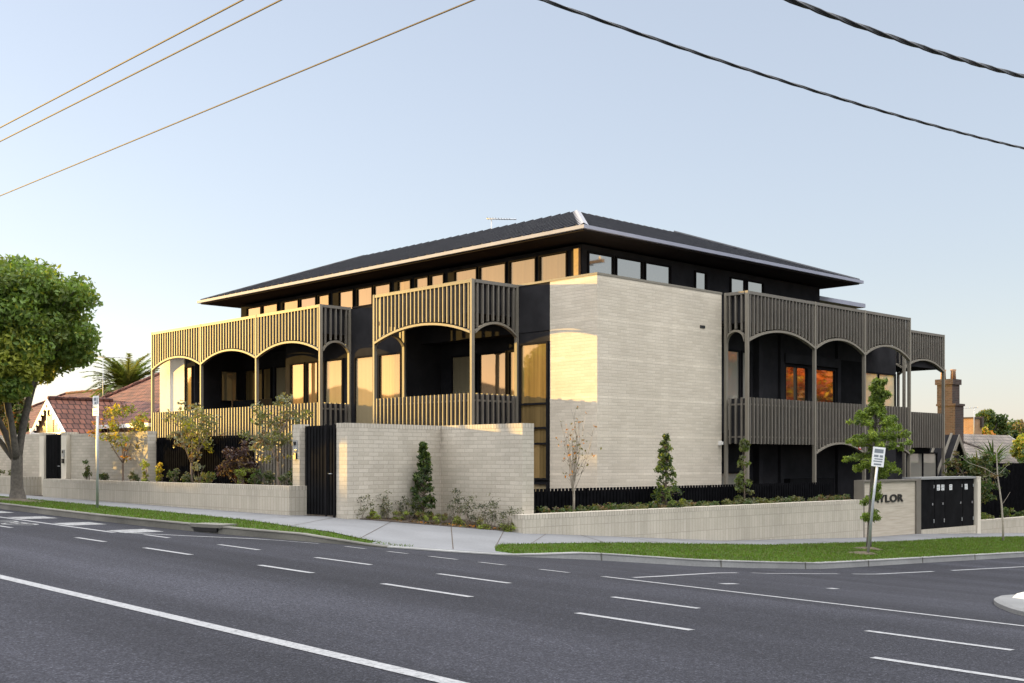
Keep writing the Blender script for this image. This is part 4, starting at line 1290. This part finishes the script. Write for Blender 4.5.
def shrub(name, label, base, radii, nleaf, lsize, mats, wts=None, group=None, stems=6, aspect=.45, hang=0, cone=False, clumps=24, cr=None, cat='shrub'):
    t = thing(name, label, cat, base, group)
    b = np.array(base, float); mb = MB(); cl = []
    for i in range(clumps):
        if cone:
            h = rng.random() ** .8; a_ = rng.uniform(0, 6.28); rr = radii[0] * (1 - h) ** .75 * rng.uniform(.45, 1)
            c = b + np.array([math.cos(a_) * rr, math.sin(a_) * rr, .06 + h * radii[2] * 2])
        else:
            c = in_ellipsoid(b + np.array([0, 0, radii[2]]), radii, 1, .2)[0]
        cl.append(c)
    if cone:
        mb.tube([b - (0, 0, .1), b + np.array([0, 0, radii[2]]), b + np.array([0, 0, radii[2] * 2.02])], [.025, .016, .004], 6)
        for c in cl: limb(mb, b + np.array([0, 0, max(.02, (c[2] - b[2]) * .85)]), c, .007, .003, .05, 4, 3)
    else:
        for c in cl[:max(stems, 10)]: limb(mb, b + np.array([rng.normal(0, .03), rng.normal(0, .03), -.05]), c, .009, .003, .1, 4, 4)
    mb.build('stems', M['bark_thin'], t)
    r_ = cr or radii[0] * .38
    mb = MB(); leaf_cloud(mb, [(*c, r_ * rng.uniform(.6, 1.2)) for c in cl], nleaf, lsize, len(mats), aspect, wts=wts, hang=hang)
    mb.build('foliage', [M[m] for m in mats], t)
    return t

shrub('dark_shrub', 'dark red leaved shrub before the bronze batten fence', (4.7, -7.85, BZ), (.55, .3, .55), 1500, .05, ['purple', 'purple', 'brown'], clumps=26)
shrub('columnar_shrub', 'tall dark green cone shaped shrub in the fold of the corner wall', (-.12, -5.95, -1.52), (.42, .42, .92), 2700, .045, ['shrub', 'dgreen', 'green'], [2, 4, 2], cone=True, clumps=170, cr=.075)
# shrubs in the corner bed
BG = 'grey green shrubs in the corner bed'
bed = [(.08, -7.55, .34, .42, 'grey green shrub at the left end of the corner bed, beside the gate'),
       (-.05, -6.95, .24, .42, 'second shrub from the gate in the corner bed, taller and thin'),
       (-.15, -6.45, .34, .34, 'spreading grey shrub just left of the dark cone shrub'),
       (-.95, -5.65, .30, .48, 'upright grey shrub just right of the dark cone shrub'),
       (-1.4, -5.6, .30, .42, 'bushy grey shrub between two others in the right half of the corner bed'),
       (-1.85, -5.5, .24, .50, 'thin tall grey shrub second from the right end of the corner bed'),
       (-2.3, -5.35, .36, .36, 'rounded grey shrub at the right end of the corner bed')]
for (p_, q_, r_, h_, lab) in bed:
    zb = float(np.interp(p_, [-2.8, .4], [-1.6, -1.3]))
    shrub('bed_shrub', lab, (p_, q_, zb), (r_ * .82, r_ * .82, h_ * .82), 430, .026, ['grey', 'dgrey', 'olive'], [3, 3, 1], BG, clumps=26, cr=.11)
low = [(-.0, -7.3, 'low lime tuft at the left in the corner bed'), (-.3, -6.75, 'low lime tuft below the thin shrub in the corner bed'), (-.5, -6.3, 'low lime tuft left of the cone shrub'), (-.85, -6.1, 'low lime tuft at the foot of the cone shrub'), (-1.35, -5.95, 'low lime tuft right of the cone shrub'), (-1.95, -5.75, 'low lime tuft near the right end of the corner bed'), (-2.45, -5.5, 'low lime tuft at the extreme right of the corner bed')]
for p_, q_, lab in low:
    zb = float(np.interp(p_, [-2.8, .4], [-1.6, -1.3]))
    shrub('bed_tuft', lab, (p_, q_, zb), (.17, .17, .12), 260, .045, ['lime', 'olive', 'brown'], [3, 2, 1], 'low lime tufts in the corner bed', clumps=10, aspect=.2)

# small plants along the planter wall
pl = [(12.9, .16, .30, ['dgreen', 'olive'], 'dark seedling left of the sign pole on the planter wall'), (11.75, .12, .12, ['dgreen', 'grey'], 'low seedling beside the orange autumn tree'), (9.95, .14, .16, ['dgreen', 'grey'], 'dark low plant right of the orange autumn tree'),
      (9.2, .13, .42, ['ygreen', 'lime'], 'upright light green plant, first before the black fence'), (8.4, .12, .36, ['yellow', 'ygreen'], 'upright yellow plant before the black fence'), (7.6, .2, .20, ['dgreen', 'grey'], 'low dark plant left of the forked tree'),
      (6.9, .16, .13, ['dgreen', 'grey'], 'low plant at the foot of the forked tree'), (6.3, .15, .3, ['grey', 'grey'], 'silver upright plant right of the forked tree'), (5.8, .22, .17, ['dgreen', 'olive'], 'low bushy plant left of the dark red shrub'),
      (4.2, .22, .26, ['lime', 'olive'], 'lime plant below the dark red shrub'), (3.6, .22, .20, ['olive', 'dgreen'], 'low plant before the bronze fence'), (3.1, .2, .18, ['grey', 'dgreen'], 'low grey plant left of the tree by the gate pier'), (2.25, .22, .16, ['dgreen', 'grey'], 'low plant right of the tree by the gate pier'), (1.95, .14, .22, ['dgreen', 'olive'], 'small dark plant against the intercom pier'),
      (20, .2, .22, ['olive', 'dgreen'], 'low plant on the far planter wall left of the street tree'), (18.6, .2, .16, ['dgreen', 'olive'], 'low plant on the far planter wall beside the trunk')]
for p_, r_, h_, ms, lab in pl:
    shrub('planter_plant', lab, (p_, -8.05, BZ), (r_, r_ * .8, h_), 220, .042, ms, None, 'young plants on the main road planter wall', clumps=12, cr=.09, cat='plant')

# side street planter
def bare_tree():
    b = np.array((-2.3, -3.32, -1.22)); t = thing('bare_tree', 'nearly bare young tree with fine upright branches in the side planter', 'tree', tuple(b))
    mb = MB(); mb.tube([b - (0, 0, .1), b + (0, .01, .4), b + (0, -.01, .75)], [.03, .026, .022], 8)
    tips = []
    for i in range(20):
        a_ = rng.uniform(0, 6.28); o = rng.uniform(.12, .55); h = rng.uniform(1.35, 2.5) if i > 3 else rng.uniform(.8, 1.1)
        e = b + np.array([math.cos(a_) * o, math.sin(a_) * o, h]); s = b + np.array([0, 0, rng.uniform(.35, .85)])
        ps = limb(mb, s, e, .012, .003, .05, 5, 6)
        for j in (2, 3, 4):
            for _ in range(2):
                e2 = ps[j] + np.array([rng.normal(0, .13), rng.normal(0, .13), rng.uniform(.1, .32)]); limb(mb, ps[j], e2, .005, .002, .06, 4, 3); tips.append(e2)
    mb.build('trunk', M['bark_pale'], t)
    mb = MB(); leaf_cloud(mb, [(*c, .05) for c in tips], 170, .035, 3); mb.build('crown', [M['olive'], M['brown'], M['orange']], t)
bare_tree()
shrub('conical_tree', 'small conical evergreen with sunlit golden top before the brick tower', (-2.3, .0, -1.22), (.44, .44, .88), 1800, .048, ['shrub', 'dgreen', 'green', 'ygreen'], [2.5, 3, 2.5, 1.4], cone=True, clumps=120, cr=.085, cat='tree')
shrub('slender_tree', 'slender pale green young tree at the left end of the side street balcony', (-2.3, 3.3, -1.22), (.26, .26, .88), 1000, .06, ['grey', 'green', 'olive'], [2, 2, 1], cone=True, clumps=36, cr=.11, cat='tree')
mb = MB()
pts_ = [(rng.uniform(-2.5, -1.85), q_, -1.2 + rng.uniform(0, .1), rng.uniform(.06, .15)) for q_ in rng.uniform(-4.65, 8.4, 230)]
leaf_cloud(mb, pts_, 8500, .04, 4, wts=[3, 3, 2, 1])
tag(mb.build('ground_cover', [M['dgreen'], M['olive'], M['grey'], M['brown']]), 'low dark ground cover along the side street planter', 'ground cover', kind='stuff')
mb = MB()
pts_ = [(-rng.uniform(.0, 2.6), 0, 0, 0) for _ in range(1)]
fl = []
for _ in range(120):
    t_ = rng.random(); e = np.array([.3, -7.7]) * (1 - t_) + np.array([-2.65, -5.25]) * t_
    fl.append((e[0] + rng.uniform(0, .2), e[1] + rng.uniform(0, .15), np.interp(e[0], [-2.8, .4], [-1.58, -1.28]), rng.uniform(.05, .12)))
leaf_cloud(mb, fl, 2600, .035, 4, wts=[2, 2, 2, 1])
tag(mb.build('leaf_litter', [M['brown'], M['olive'], M['purple'], M['orange']]), 'fallen leaves and mulch along the edge of the corner bed', 'leaf litter', kind='stuff')
mb = MB()
mb.prism([(.28, -7.9), (.28, -5.1), (-2.75, -5.1)], [-1.27, -1.35, -1.58], [-1.24, -1.32, -1.565]); struct(mb, 'planting_bed', M['soil'])

# young street tree by the leaning sign
def verge_tree():
    b = np.array((-5.55, 4.0, ground_z(-5.55, 4.0))); t = thing('street_tree', 'young feathery green street tree behind the leaning sign pole', 'tree', tuple(b))
    mb = MB(); st = [b + np.array([.02 * math.sin(u), .02 * math.sin(1.3 * u) + .11 * u, u]) for u in (-.1, .4, 1, 1.8, 2.6, 3.5, 4.2)]
    mb.tube(st, [.075, .06, .055, .05, .04, .025, .008], 8)
    mbl = MB()
    cl = []
    hs = list(rng.uniform(.7, 1.9, 9)) + list(rng.uniform(2.0, 4.2, 72))
    for h in hs:
        a_ = rng.uniform(0, 6.28)
        L = rng.uniform(.25, .78) * (1.05 if 1.8 < h < 3.4 else .42) * (1.1 - .4 * max(0, (h - 3.2)))
        s = np.array([np.interp(h, [0, 4.2], [b[0], st[-1][0]]), np.interp(h, [0, 4.2], [b[1], st[-1][1]]), b[2] + h])
        e = s + np.array([math.cos(a_) * L, math.sin(a_) * L, rng.uniform(-.15, .25)])
        ps = limb(mb, s, e, .012, .004, .08, 5, 5)
        for j in (2, 3, 4):
            cl.append((*ps[j], rng.uniform(.07, .14)))
    mb.build('trunk', M['bark'], t)
    leaf_cloud(mbl, cl, 10500, .062, 4, aspect=.3, wts=[4, 2, .6, 2.2], hang=.7)
    mbl.build('crown', [M['pin'], M['green'], M['dgreen'], M['lime']], t)
verge_tree()

# sapling at the right edge
zb = ground_z(-5.0, px_to_q(1003, -5.0))
def sapling():
    b = np.array((-5.0, px_to_q(1003, -5.0), zb)); t = thing('sapling', 'thin crooked bare sapling standing on the lawn at the right edge', 'tree', tuple(b))
    mb = MB()
    st = [b + np.array([-.02, -.03, -.1]), b + (0, 0, .5), b + (.02, -.05, 1.1), b + (.06, -.08, 1.5), b + (.10, -.16, 2.0), b + (.12, -.18, 2.7), b + (.12, -.18, 2.95)]
    mb.tube(st, [.035, .032, .028, .026, .022, .016, .010], 7)
    br = [st[4], st[4] + np.array([.25, -.3, .22]), st[4] + np.array([.6, -.65, .4]), st[4] + np.array([.9, -.9, .7])]
    mb.tube(br, [.012, .01, .007, .004], 5)
    for j, dd in ((3, (.1, -.2, .5)), (2, (-.15, .25, .4)), (4, (-.2, .3, .35))): limb(mb, st[j], st[j] + np.array(dd), .008, .003, .06, 4, 4)
    mb.build('trunk', M['bark_pale'], t)
    mb = MB(); leaf_cloud(mb, [(*br[-1], .12), (*(st[3] + np.array((.1, -.2, .5))), .12), (*(st[4] + np.array((-.2, .3, .35))), .1)], 60, .05, 2); mb.build('crown', [M['olive'], M['brown']], t)
sapling()
bq = px_to_q(1003, -1.6)
tree('garden_tree', 'small dense bushy tree behind the sapling, in front of the black fence', 'tree', (-1.5, 18.6, -2.25), .8, .05, 4, (-1.5, 18.5, -.62), (1.0, 1.0, .95), 44, .3, 2600, .07, ['shrub', 'dgreen', 'olive', 'brown'], 'bark_thin', [3, 3, 2, 1])
for i, (q_, h_, lab) in enumerate([(16.9, .2, 'low dark plant just right of the pale post'), (17.6, .16, 'low plant second from the pale post'), (19.6, .26, 'low leafy plant right of the sapling'), (20.8, .2, 'low leafy plant at the right edge')]):
    shrub('edge_plant', lab, (-2.3, q_, -2.25), (.35, .35, h_), 320, .06, ['dgreen', 'olive', 'green'], None, 'low plants right of the pale post', clumps=12, cat='plant')

def spiky(name, label, base, n_, L, mats, cat='plant', droop=.5, leaflets=False, width=.05, el=(-.2, 1.3), trunk=0, tr=.15):
    t = thing(name, label, cat, base); b = np.array(base, float)
    if trunk:
        mb = MB(); mb.tube([b, b + (0, 0, trunk * .5), b + (0, 0, trunk)], [tr * 1.15, tr, tr * 1.1], 10); mb.build('trunk', M['bark'], t)
        b = b + np.array([0, 0, trunk])
    mb = MB()
    for i in range(n_):
        a_ = rng.uniform(0, 6.28); e0 = rng.uniform(*el); l_ = L * rng.uniform(.7, 1.1)
        k = 9; pts = [b.copy()]; e = e0
        for s in range(k):
            pts.append(pts[-1] + np.array([math.cos(a_) * math.cos(e), math.sin(a_) * math.cos(e), math.sin(e)]) * l_ / k); e -= droop * (1.2 - .3 * math.sin(e0)) / k * 2
        mi = int(rng.integers(len(mats)))
        side = np.array([-math.sin(a_), math.cos(a_), 0])
        if leaflets:
            mb.tube(pts, list(np.linspace(.03, .008, len(pts))), 4, mi)
            for s in np.linspace(.12, 1, 34):
                x = s * k; j = min(int(x), k - 1); c = pts[j] + (pts[j + 1] - pts[j]) * (x - j); dirn = pts[j + 1] - pts[j]; dirn /= np.linalg.norm(dirn)
                ll = L * .17 * math.sin(min(1, s * 1.1 + .12) * 2.7) ** .6 * rng.uniform(.85, 1.1) if s < .98 else L * .06
                for sg in (-1, 1):
                    tip = c + side * sg * ll * .75 + dirn * ll * .65 + np.array([0, 0, ll * rng.uniform(-.25, .2)])
                    wv = dirn * .042 * L / 2
                    mb.add([c - wv, c + wv, tip], [(0, 1, 2)], mi)
        else:
            for s in range(k):
                w0 = width * math.sin(math.pi * (s / k * .85 + .12)); w1 = width * math.sin(math.pi * ((s + 1) / k * .85 + .12)) if s < k - 1 else .002
                mb.add([pts[s] - side * w0, pts[s] + side * w0, pts[s + 1] + side * w1, pts[s + 1] - side * w1], [(0, 1, 2, 3)], mi)
    mb.build('fronds', [M[m] for m in mats], t)
    return t
c_ = from_view(128, 391, 66)
spiky('palm_tree', 'date palm with arching fronds rising behind the red tiled roof', (c_[0], c_[1], -1.0), 150, 2.7, ['palm', 'green', 'olive'], 'palm', .62, True, el=(-.5, 1.45), trunk=c_[2] + 1.0, tr=.25)
c_ = from_view(993, 478, 50)
spiky('yucca', 'dark spiky cordyline clump above the black fence at the right', (c_[0], c_[1], -2.4), 120, 1.5, ['dgreen', 'shrub', 'green'], 'plant', .5, False, .035, (-.1, 1.4), 2.1, .1)
c_ = from_view(977, 486, 48)
spiky('yucca', 'smaller spiky cordyline left of the larger dark clump', (c_[0], c_[1], -2.4), 70, 1.2, ['dgreen', 'shrub', 'olive'], 'plant', .5, False, .03, (-.1, 1.4), 1.9, .1)
# planter on the upper terrace
shrub('terrace_shrub', 'grey green shrub peeping over the far side street balcony', (1.6, 18.5, 4.13), (.55, .3, .45), 420, .05, ['grey', 'dgreen'], clumps=16, cr=.14)
shrub('terrace_shrub', 'bare wispy shrub on the upper terrace at the left end of the roof', (20.2, 0.2, 4.2), (.7, .4, .52), 60, .03, ['brown'], clumps=16, cr=.14)

# ------------------------------------------------------------------ neighbouring houses
def hip_house(name, label, p0, p1, q0, q1, zg, eave, pitch, wallm, roofm, over=.5, parent_only=False, group=None, wins=True, cat='house'):
    t = thing(name, label, cat, ((p0 + p1) / 2, (q0 + q1) / 2, zg), group)
    mb = MB(); mb.box(p0, p1, q0, q1, zg - .4, eave); mb.build('wall', M[wallm], t)
    a, b, c, d = p0 - over, p1 + over, q0 - over, q1 + over
    hw = min(b - a, d - c) / 2; H = hw * pitch
    if b - a >= d - c: r0, r1 = (a + hw, (c + d) / 2, eave + H), (b - hw, (c + d) / 2, eave + H)
    else: r0, r1 = ((a + b) / 2, c + hw, eave + H), ((a + b) / 2, d - hw, eave + H)
    v = [(a, c, eave), (b, c, eave), (b, d, eave), (a, d, eave), r0, r1]
    mb = MB()
    if b - a >= d - c: mb.add(v, [(0, 4, 5, 1), (1, 5, 2), (2, 5, 4, 3), (3, 4, 0), (0, 1, 2, 3)])
    else: mb.add(v, [(0, 4, 1), (1, 4, 5, 2), (2, 5, 3), (3, 5, 4, 0), (0, 1, 2, 3)])
    rf = mb.build('roof', M[roofm], t)
    mb = MB()
    for i, j in ((0, 4), (1, 4 if b - a < d - c else 5), (2, 5), (3, 5 if b - a < d - c else 4), (4, 5)):
        A_, B_ = np.array(v[i]), np.array(v[j]); k = max(2, int(np.linalg.norm(B_ - A_) / .4))
        mb.tube([A_ + (B_ - A_) * s / k + np.array([0, 0, .03 + .02 * (s % 2)]) for s in range(k + 1)], .09, 6)
    mb.build('ridge_tiles', M[roofm], rf)
    mb = MB()
    mb.box(a - .1, b + .1, c - .1, c, eave - .13, eave + .02); mb.box(a - .1, b + .1, d, d + .1, eave - .13, eave + .02); mb.box(a - .1, a, c, d, eave - .13, eave + .02); mb.box(b, b + .1, c, d, eave - .13, eave + .02)
    mb.build('gutter', M['white_paint'], rf)
    return t

# left: house with red tiles and a timber gabled porch
H = hip_house('brick_house', 'single storey brick house with red terracotta tiled roof and white gabled porch at the left', 22.6, 32.9, -1.0, 10.5, -1.0, 1.42, .60, 'orangebrick', 'tile', .6)
mb = MB()
gp0, gp1, gq, gz, ga = 26.2, 29.9, -3.1, 1.02, 2.48; gm = (gp0 + gp1) / 2
q_in = -1.6 + (ga - 1.45) / .6
mb.hexa([(gp0, gq, gz), (gp0, q_in, gz), (gm, q_in + .2, ga), (gm, gq, ga)], [(gp0, gq, gz + .08), (gp0, q_in, gz + .08), (gm, q_in + .2, ga + .08), (gm, gq, ga + .08)])
mb.hexa([(gm, gq, ga), (gm, q_in + .2, ga), (gp1, q_in, gz), (gp1, gq, gz)], [(gm, gq, ga + .081), (gm, q_in + .2, ga + .081), (gp1, q_in, gz + .08), (gp1, gq, gz + .08)])
mb.build('porch_roof', M['tile'], H)
mb = MB(); mb.tube([(gm, gq + i * .35, ga + .1 + .02 * (i % 2)) for i in range(9)], .09, 6); mb.build('ridge_tiles', M['tile'], H)
mb = MB()
for s in (-1, 1):
    e = gm + s * (gp1 - gm)
    mb.hexa([(e, gq - .06, gz - .10), (gm, gq - .06, ga - .16), (gm, gq - .02, ga - .16), (e, gq - .02, gz - .10)], [(e, gq - .06, gz + .1), (gm, gq - .06, ga + .06), (gm, gq - .02, ga + .06), (e, gq - .02, gz + .1)])
    for k in range(7):
        f = (k + .5) / 7; c = np.array([e + (gm - e) * f, 0, gz + (ga - gz) * f - .2])
        mb.box(c[0] - .07, c[0] + .07, gq - .055, gq - .025, c[2] - .10, c[2] + .05)
mb.box(gp0 + .45, gp1 - .45, gq - .055, gq - .025, gz - .15, gz + .12)
mb.box(gm - .04, gm + .04, gq - .05, gq - .03, gz + .12, ga - .3)
mb.build('bargeboard', M['white_paint'], H)
mb = MB(); mb.prism([(gp0 + .2, gq + .25), (gp1 - .2, gq + .25), (gp1 - .2, gq + .3), (gp0 + .2, gq + .3)], gz - .2, gz); 
mb.add([(gp0 + .15, gq + .1, gz), (gp1 - .15, gq + .1, gz), (gm, gq + .1, ga - .1)], [(0, 1, 2)])
mb.build('gable', M['woodframe'], H)
mb = MB()
for e in (gp0 + .3, gp1 - .3): mb.box(e - .07, e + .07, gq + .0, gq + .14, -1.1, gz)
mb.build('porch_post', M['white_paint'], H)
for a, b in ((23.4, 25.2), (30.6, 32.2)): window('p', -1.0, a, b, -.2, 1.1, 'glass', mull=((a + b) / 2,), parent=H, frame='white_paint')
c_ = from_view(103, 395, 56)
aerial('tall bare television aerial mast between the street tree and the palm', (c_[0], c_[1], 1.6), from_view(103, 357, 56)[2] - 1.6, 1.3, 5, (-.7, .7), .8)

hip_house('brick_house', 'farther tiled roof showing between the street tree limbs and the porch at the left', 44, 60, 4, 14, -.6, 1.3, .55, 'render', 'tile')
# right: brick house with tall chimney, and roofs beyond
cc = from_view(949, 440, 60)
H2 = hip_house('brick_house', 'dark brick house with a tall stepped chimney behind the far balcony', cc[0] + .2, cc[0] + 10, cc[1] - 4, cc[1] + 5, -2.9, .2, .5, 'redbrick', 'greytile')
def chim(x0, x1, y0, y1, depth, mbx, k=.55):
    a = from_view(x0, y0, depth); b = from_view(x1, y0, depth); z1 = from_view(x0, y1, depth)[2]
    m = ((a[0] + b[0]) / 2, (a[1] + b[1]) / 2); wd = math.hypot(a[0] - b[0], a[1] - b[1]) / 1.414 / 1.0
    mbx.box(m[0] - wd / 2, m[0] + wd / 2, m[1] - wd / 2, m[1] + wd / 2, a[2], z1); return m, wd, z1
mb = MB()
m1, w1, z1 = chim(937.5, 963.5, 455, 405, 59, mb)
m2, w2, z2 = chim(937, 959.5, 405, 384, 59, mb)
mb.prism([(m1[0] - w1 / 2 - .05, m1[1] - w1 / 2 - .05), (m1[0] - w1 / 2 - .05, m1[1] + w1 / 2 + .05), (m1[0] + w1 / 2 + .05, m1[1] + w1 / 2 + .05), (m1[0] + w1 / 2 + .05, m1[1] - w1 / 2 - .05)][::-1], z1 - .06, z1 + .05)
mb.box(m2[0] - w2 / 2 - .07, m2[0] + w2 / 2 + .07, m2[1] - w2 / 2 - .07, m2[1] + w2 / 2 + .07, z2 - .05, z2 + .22)
ch = mb.build('chimney', M['redbrick'], H2)
for s in (-.22, .22):
    mb = MB(); mb.tube([(m2[0] + s, m2[1] - s * .4, z2 + .2), (m2[0] + s, m2[1] - s * .4, z2 + .6), (m2[0] + s, m2[1] - s * .4, z2 + .72)], [.14, .12, .15], 9); mb.build('chimney_pot', M['orangebrick'], ch)

def gable_house(name, label, apex, axis, length, hw, drop, zg, wallm, roofm, barge='white_paint', cat='house', battens=False):
    """gable end centred under `apex`; the ridge runs back along axis 'p' or 'q' (signed length)"""
    P, Q, Z = apex
    t = thing(name, label, cat, (P, Q, zg))
    def pt(along, across, z): return (P + along, Q + across, z) if axis == 'p' else (P + across, Q + along, z)
    s = 1 if length > 0 else -1; L = abs(length)
    mb = MB()
    e = Z - drop
    base = [pt(.15 * s, -hw + .2, zg), pt(.15 * s, hw - .2, zg), pt(.15 * s, hw - .2, e), pt(.15 * s, 0, Z - .12), pt(.15 * s, -hw + .2, e)]
    back = [pt(L * s, -hw + .2, zg), pt(L * s, hw - .2, zg), pt(L * s, hw - .2, e), pt(L * s, 0, Z - .12), pt(L * s, -hw + .2, e)]
    mb.add(base + back, [(0, 1, 2, 3, 4), (9, 8, 7, 6, 5), (0, 5, 6, 1), (1, 6, 7, 2), (4, 9, 5, 0)])
    mb.build('wall', M[wallm], t)
    mb = MB()
    for sg in (-1, 1):
        mb.hexa([pt(0, 0, Z), pt(L * s, 0, Z), pt(L * s, sg * hw, e), pt(0, sg * hw, e)], [pt(0, 0, Z + .1), pt(L * s, 0, Z + .1), pt(L * s, sg * hw, e + .1), pt(0, sg * hw, e + .1)])
    rf = mb.build('roof', M[roofm], t)
    mb = MB()
    for sg in (-1, 1):
        mb.hexa([pt(-.05 * s, 0, Z - .15), pt(-.01 * s, 0, Z - .15), pt(-.01 * s, sg * hw, e - .15), pt(-.05 * s, sg * hw, e - .15)], [pt(-.05 * s, 0, Z + .11), pt(-.01 * s, 0, Z + .11), pt(-.01 * s, sg * hw, e + .11), pt(-.05 * s, sg * hw, e + .11)])
    mb.build('bargeboard', M[barge], rf)
    if battens:
        mb = MB()
        for k in np.arange(.25, L, .55):
            mb.hexa([pt(k * s, 0, Z + .1), pt((k + .1) * s, 0, Z + .1), pt((k + .1) * s, -hw, e + .1), pt(k * s, -hw, e + .1)], [pt(k * s, 0, Z + .17), pt((k + .1) * s, 0, Z + .17), pt((k + .1) * s, -hw, e + .17), pt(k * s, -hw, e + .17)])
        mb.build('battens', M['bronze_post'], rf)
    return t
a_ = from_view(958.5, 437, 48)
gable_house('garden_pavilion', 'dark steep gable with pale ribbed roof tucked beside the far balcony', (a_[0], a_[1], a_[2]), 'p', 5, 1.5, 2.0, -2.8, 'dark', 'dark', 'bronze_post', battens=True)
a_ = from_view(1008.5, 437, 72)
gable_house('weatherboard_house', 'house with brown tiled roof and white barge boards at the right edge', (a_[0], a_[1], a_[2]), 'q', -8, 2.6, 1.7, -3.3, 'render', 'greytile')
a_ = from_view(970.5, 419, 84)
t = thing('brick_house', 'sunlit orange brick wall of a two storey house beyond the chimney', 'house', (a_[0], a_[1], -3.4))
mb = MB(); mb.box(a_[0] - .6, a_[0] + 8, a_[1] - .85, a_[1] + .5, -3.8, a_[2]); mb.build('wall', M['orangebrick'], t)
mb = MB(); mb.box(a_[0] - .75, a_[0] + 8.1, a_[1] + .2, a_[1] + .52, a_[2] - .6, a_[2] + .15); mb.box(a_[0] - .66, a_[0] + 8.1, a_[1] - .9, a_[1] + .19, a_[2] + .002, a_[2] + .1); mb.build('parapet', M['redbrick'], t)
a_ = from_view(974, 407.5, 66)
aerial('faint television aerial beyond the brick chimney', (a_[0], a_[1], .5), a_[2] - .5, 1.1, 5, (.72, -.68), .7)

def far_tree(label, x, y_top, y_bot, wpx, depth, mats, wts=None, nleaf=2600, ls=.16, zg=-3.2, group='trees beyond the houses at the right', clumps=40):
    a = from_view(x, y_top, depth); b = from_view(x, y_bot, depth); rw = wpx / 2 / 1176 * depth; rz = (a[2] - b[2]) / 2
    tree('far_tree', label, 'tree', (a[0], a[1], zg), max(1., b[2] - zg + rz * .4), .14, 4, (a[0], a[1], (a[2] + b[2]) / 2), (rw * .85, rw * .85, rz * .85), clumps, rw * .32, nleaf, ls, mats, 'bark', wts, .2, .02, group)
far_tree('rounded dark green tree rising above the roofs at the right', 992, 407, 442, 30, 95, ['dgreen', 'olive', 'green', 'ygreen'], [3, 3, 2, .8])
far_tree('golden lit tree just below the rounded dark tree', 986, 428, 444, 17, 90, ['yellow', 'ygreen', 'orange'], nleaf=1200)
far_tree('broad brownish tree at the right edge of the skyline', 1018, 418, 445, 34, 110, ['olive', 'brown', 'ygreen', 'dgreen'], [3, 2, 1, 2])
far_tree('yellow leafed tree at the right edge below the skyline', 1022, 436, 462, 26, 66, ['yellow', 'ygreen', 'lime'], nleaf=1800, ls=.12)
far_tree('dark green tree behind the white barge boards', 1008, 428, 450, 22, 100, ['dgreen', 'shrub', 'olive'])
far_tree('green bush standing right of the yellow tree at the frame edge', 1040, 440, 475, 40, 62, ['green', 'dgreen', 'olive'], nleaf=1500, ls=.12)
# dark screen of trees at the far left, beyond the tiled house
for i, (x, yt, yb, wd, dep, lab) in enumerate([(8, 384, 436, 46, 62, 'brownish tree behind the trunk of the big street tree'), (-30, 370, 436, 60, 66, 'olive tree beyond the wall at the left edge'), (20, 404, 440, 18, 58, 'dark hedge like tree between the street tree trunk and the porch')]):
    a = from_view(x, yt, dep)
    far_tree(lab, x, yt, yb, wd, dep, ['olive', 'brown', 'dgreen', 'rust'], [3, 2, 3, .6], 3200, .12, -.8, 'trees behind the left boundary wall', 46)

# ------------------------------------------------------------------ the other side of the streets (out of frame; main road row added for its shade; all show in the glass)
lab_h = ['two storey brick house across the main road, nearest the corner', 'two storey house across the main road, second along', 'two storey house across the main road, third along', 'two storey house across the main road, fourth along', 'two storey house across the main road, fifth along', 'two storey house across the main road, sixth along', 'two storey house across the main road, farthest along']
for i, p_ in enumerate((4, 20, 36, 52, 68, 84, 100)):
    zg = -2.2 + .0145 * p_
    hh = hip_house('opposite_house', lab_h[i], p_, p_ + 12.5, -52, -40, zg, zg + 5.9, .40, ('orangebrick', 'render', 'redbrick')[i % 3], ('tile', 'greytile')[i % 2], group='houses across the main road')
    for k in range(4):
        for zf in (zg + .9, zg + 3.3):
            a = p_ + 1.0 + k * 2.9
            mb = MB(); mb.box(a, a + 1.5, -40 + .002, -40 + .06, zf, zf + 1.3); fr = mb.build('window', M['white_paint'], hh)
            mb = MB(); mb.box(a + .08, a + 1.42, -40 + .061, -40 + .066, zf + .08, zf + 1.22); mb.build('pane', M['glass'], fr)
for i, p_ in enumerate((1, 11, 18, 27, 34, 43, 50.5, 59, 66, 75, 82.5, 91, 98.5, 107, 114)):
    zg = -2.2 + .0145 * p_
    q_ = -36 - (i % 3) * .8
    if p_ > 80: zg += 2.3  # lifted so their shade reaches the long balcony balustrade
    tree('opposite_tree', f'street tree across the main road, {["first","second","third","fourth","fifth","sixth","seventh","eighth","ninth","tenth","eleventh","twelfth","thirteenth","fourteenth","fifteenth"][i]} from the corner', 'tree', (p_, q_, zg), 2.2, .2, 4, (p_, q_, zg + 3.9), (3.8, 2.2, 2.7), 70, .85, 7000, .34, ['dgreen', 'green', 'olive', 'brown'], 'bark', None, .3, .02, 'trees across the main road')
for i, (p_, q_, lab) in enumerate(((-16, 31, 'orange autumn tree across the side street, nearest the corner'), (-15, 37.5, 'rust coloured autumn tree across the side street'), (-16, 45, 'brown autumn tree across the side street, farthest'))):
    tree('autumn_tree', lab, 'tree', (p_, q_, -3), 1.8, .2, 4, (p_, q_, 2.6), (3.6, 3.6, 4.6), 90, 1.0, 9000, .24, ['orange', 'rust', 'yellow', 'olive'], 'bark', [4, 3, 1, 1], .2, .02, 'autumn trees across the side street')
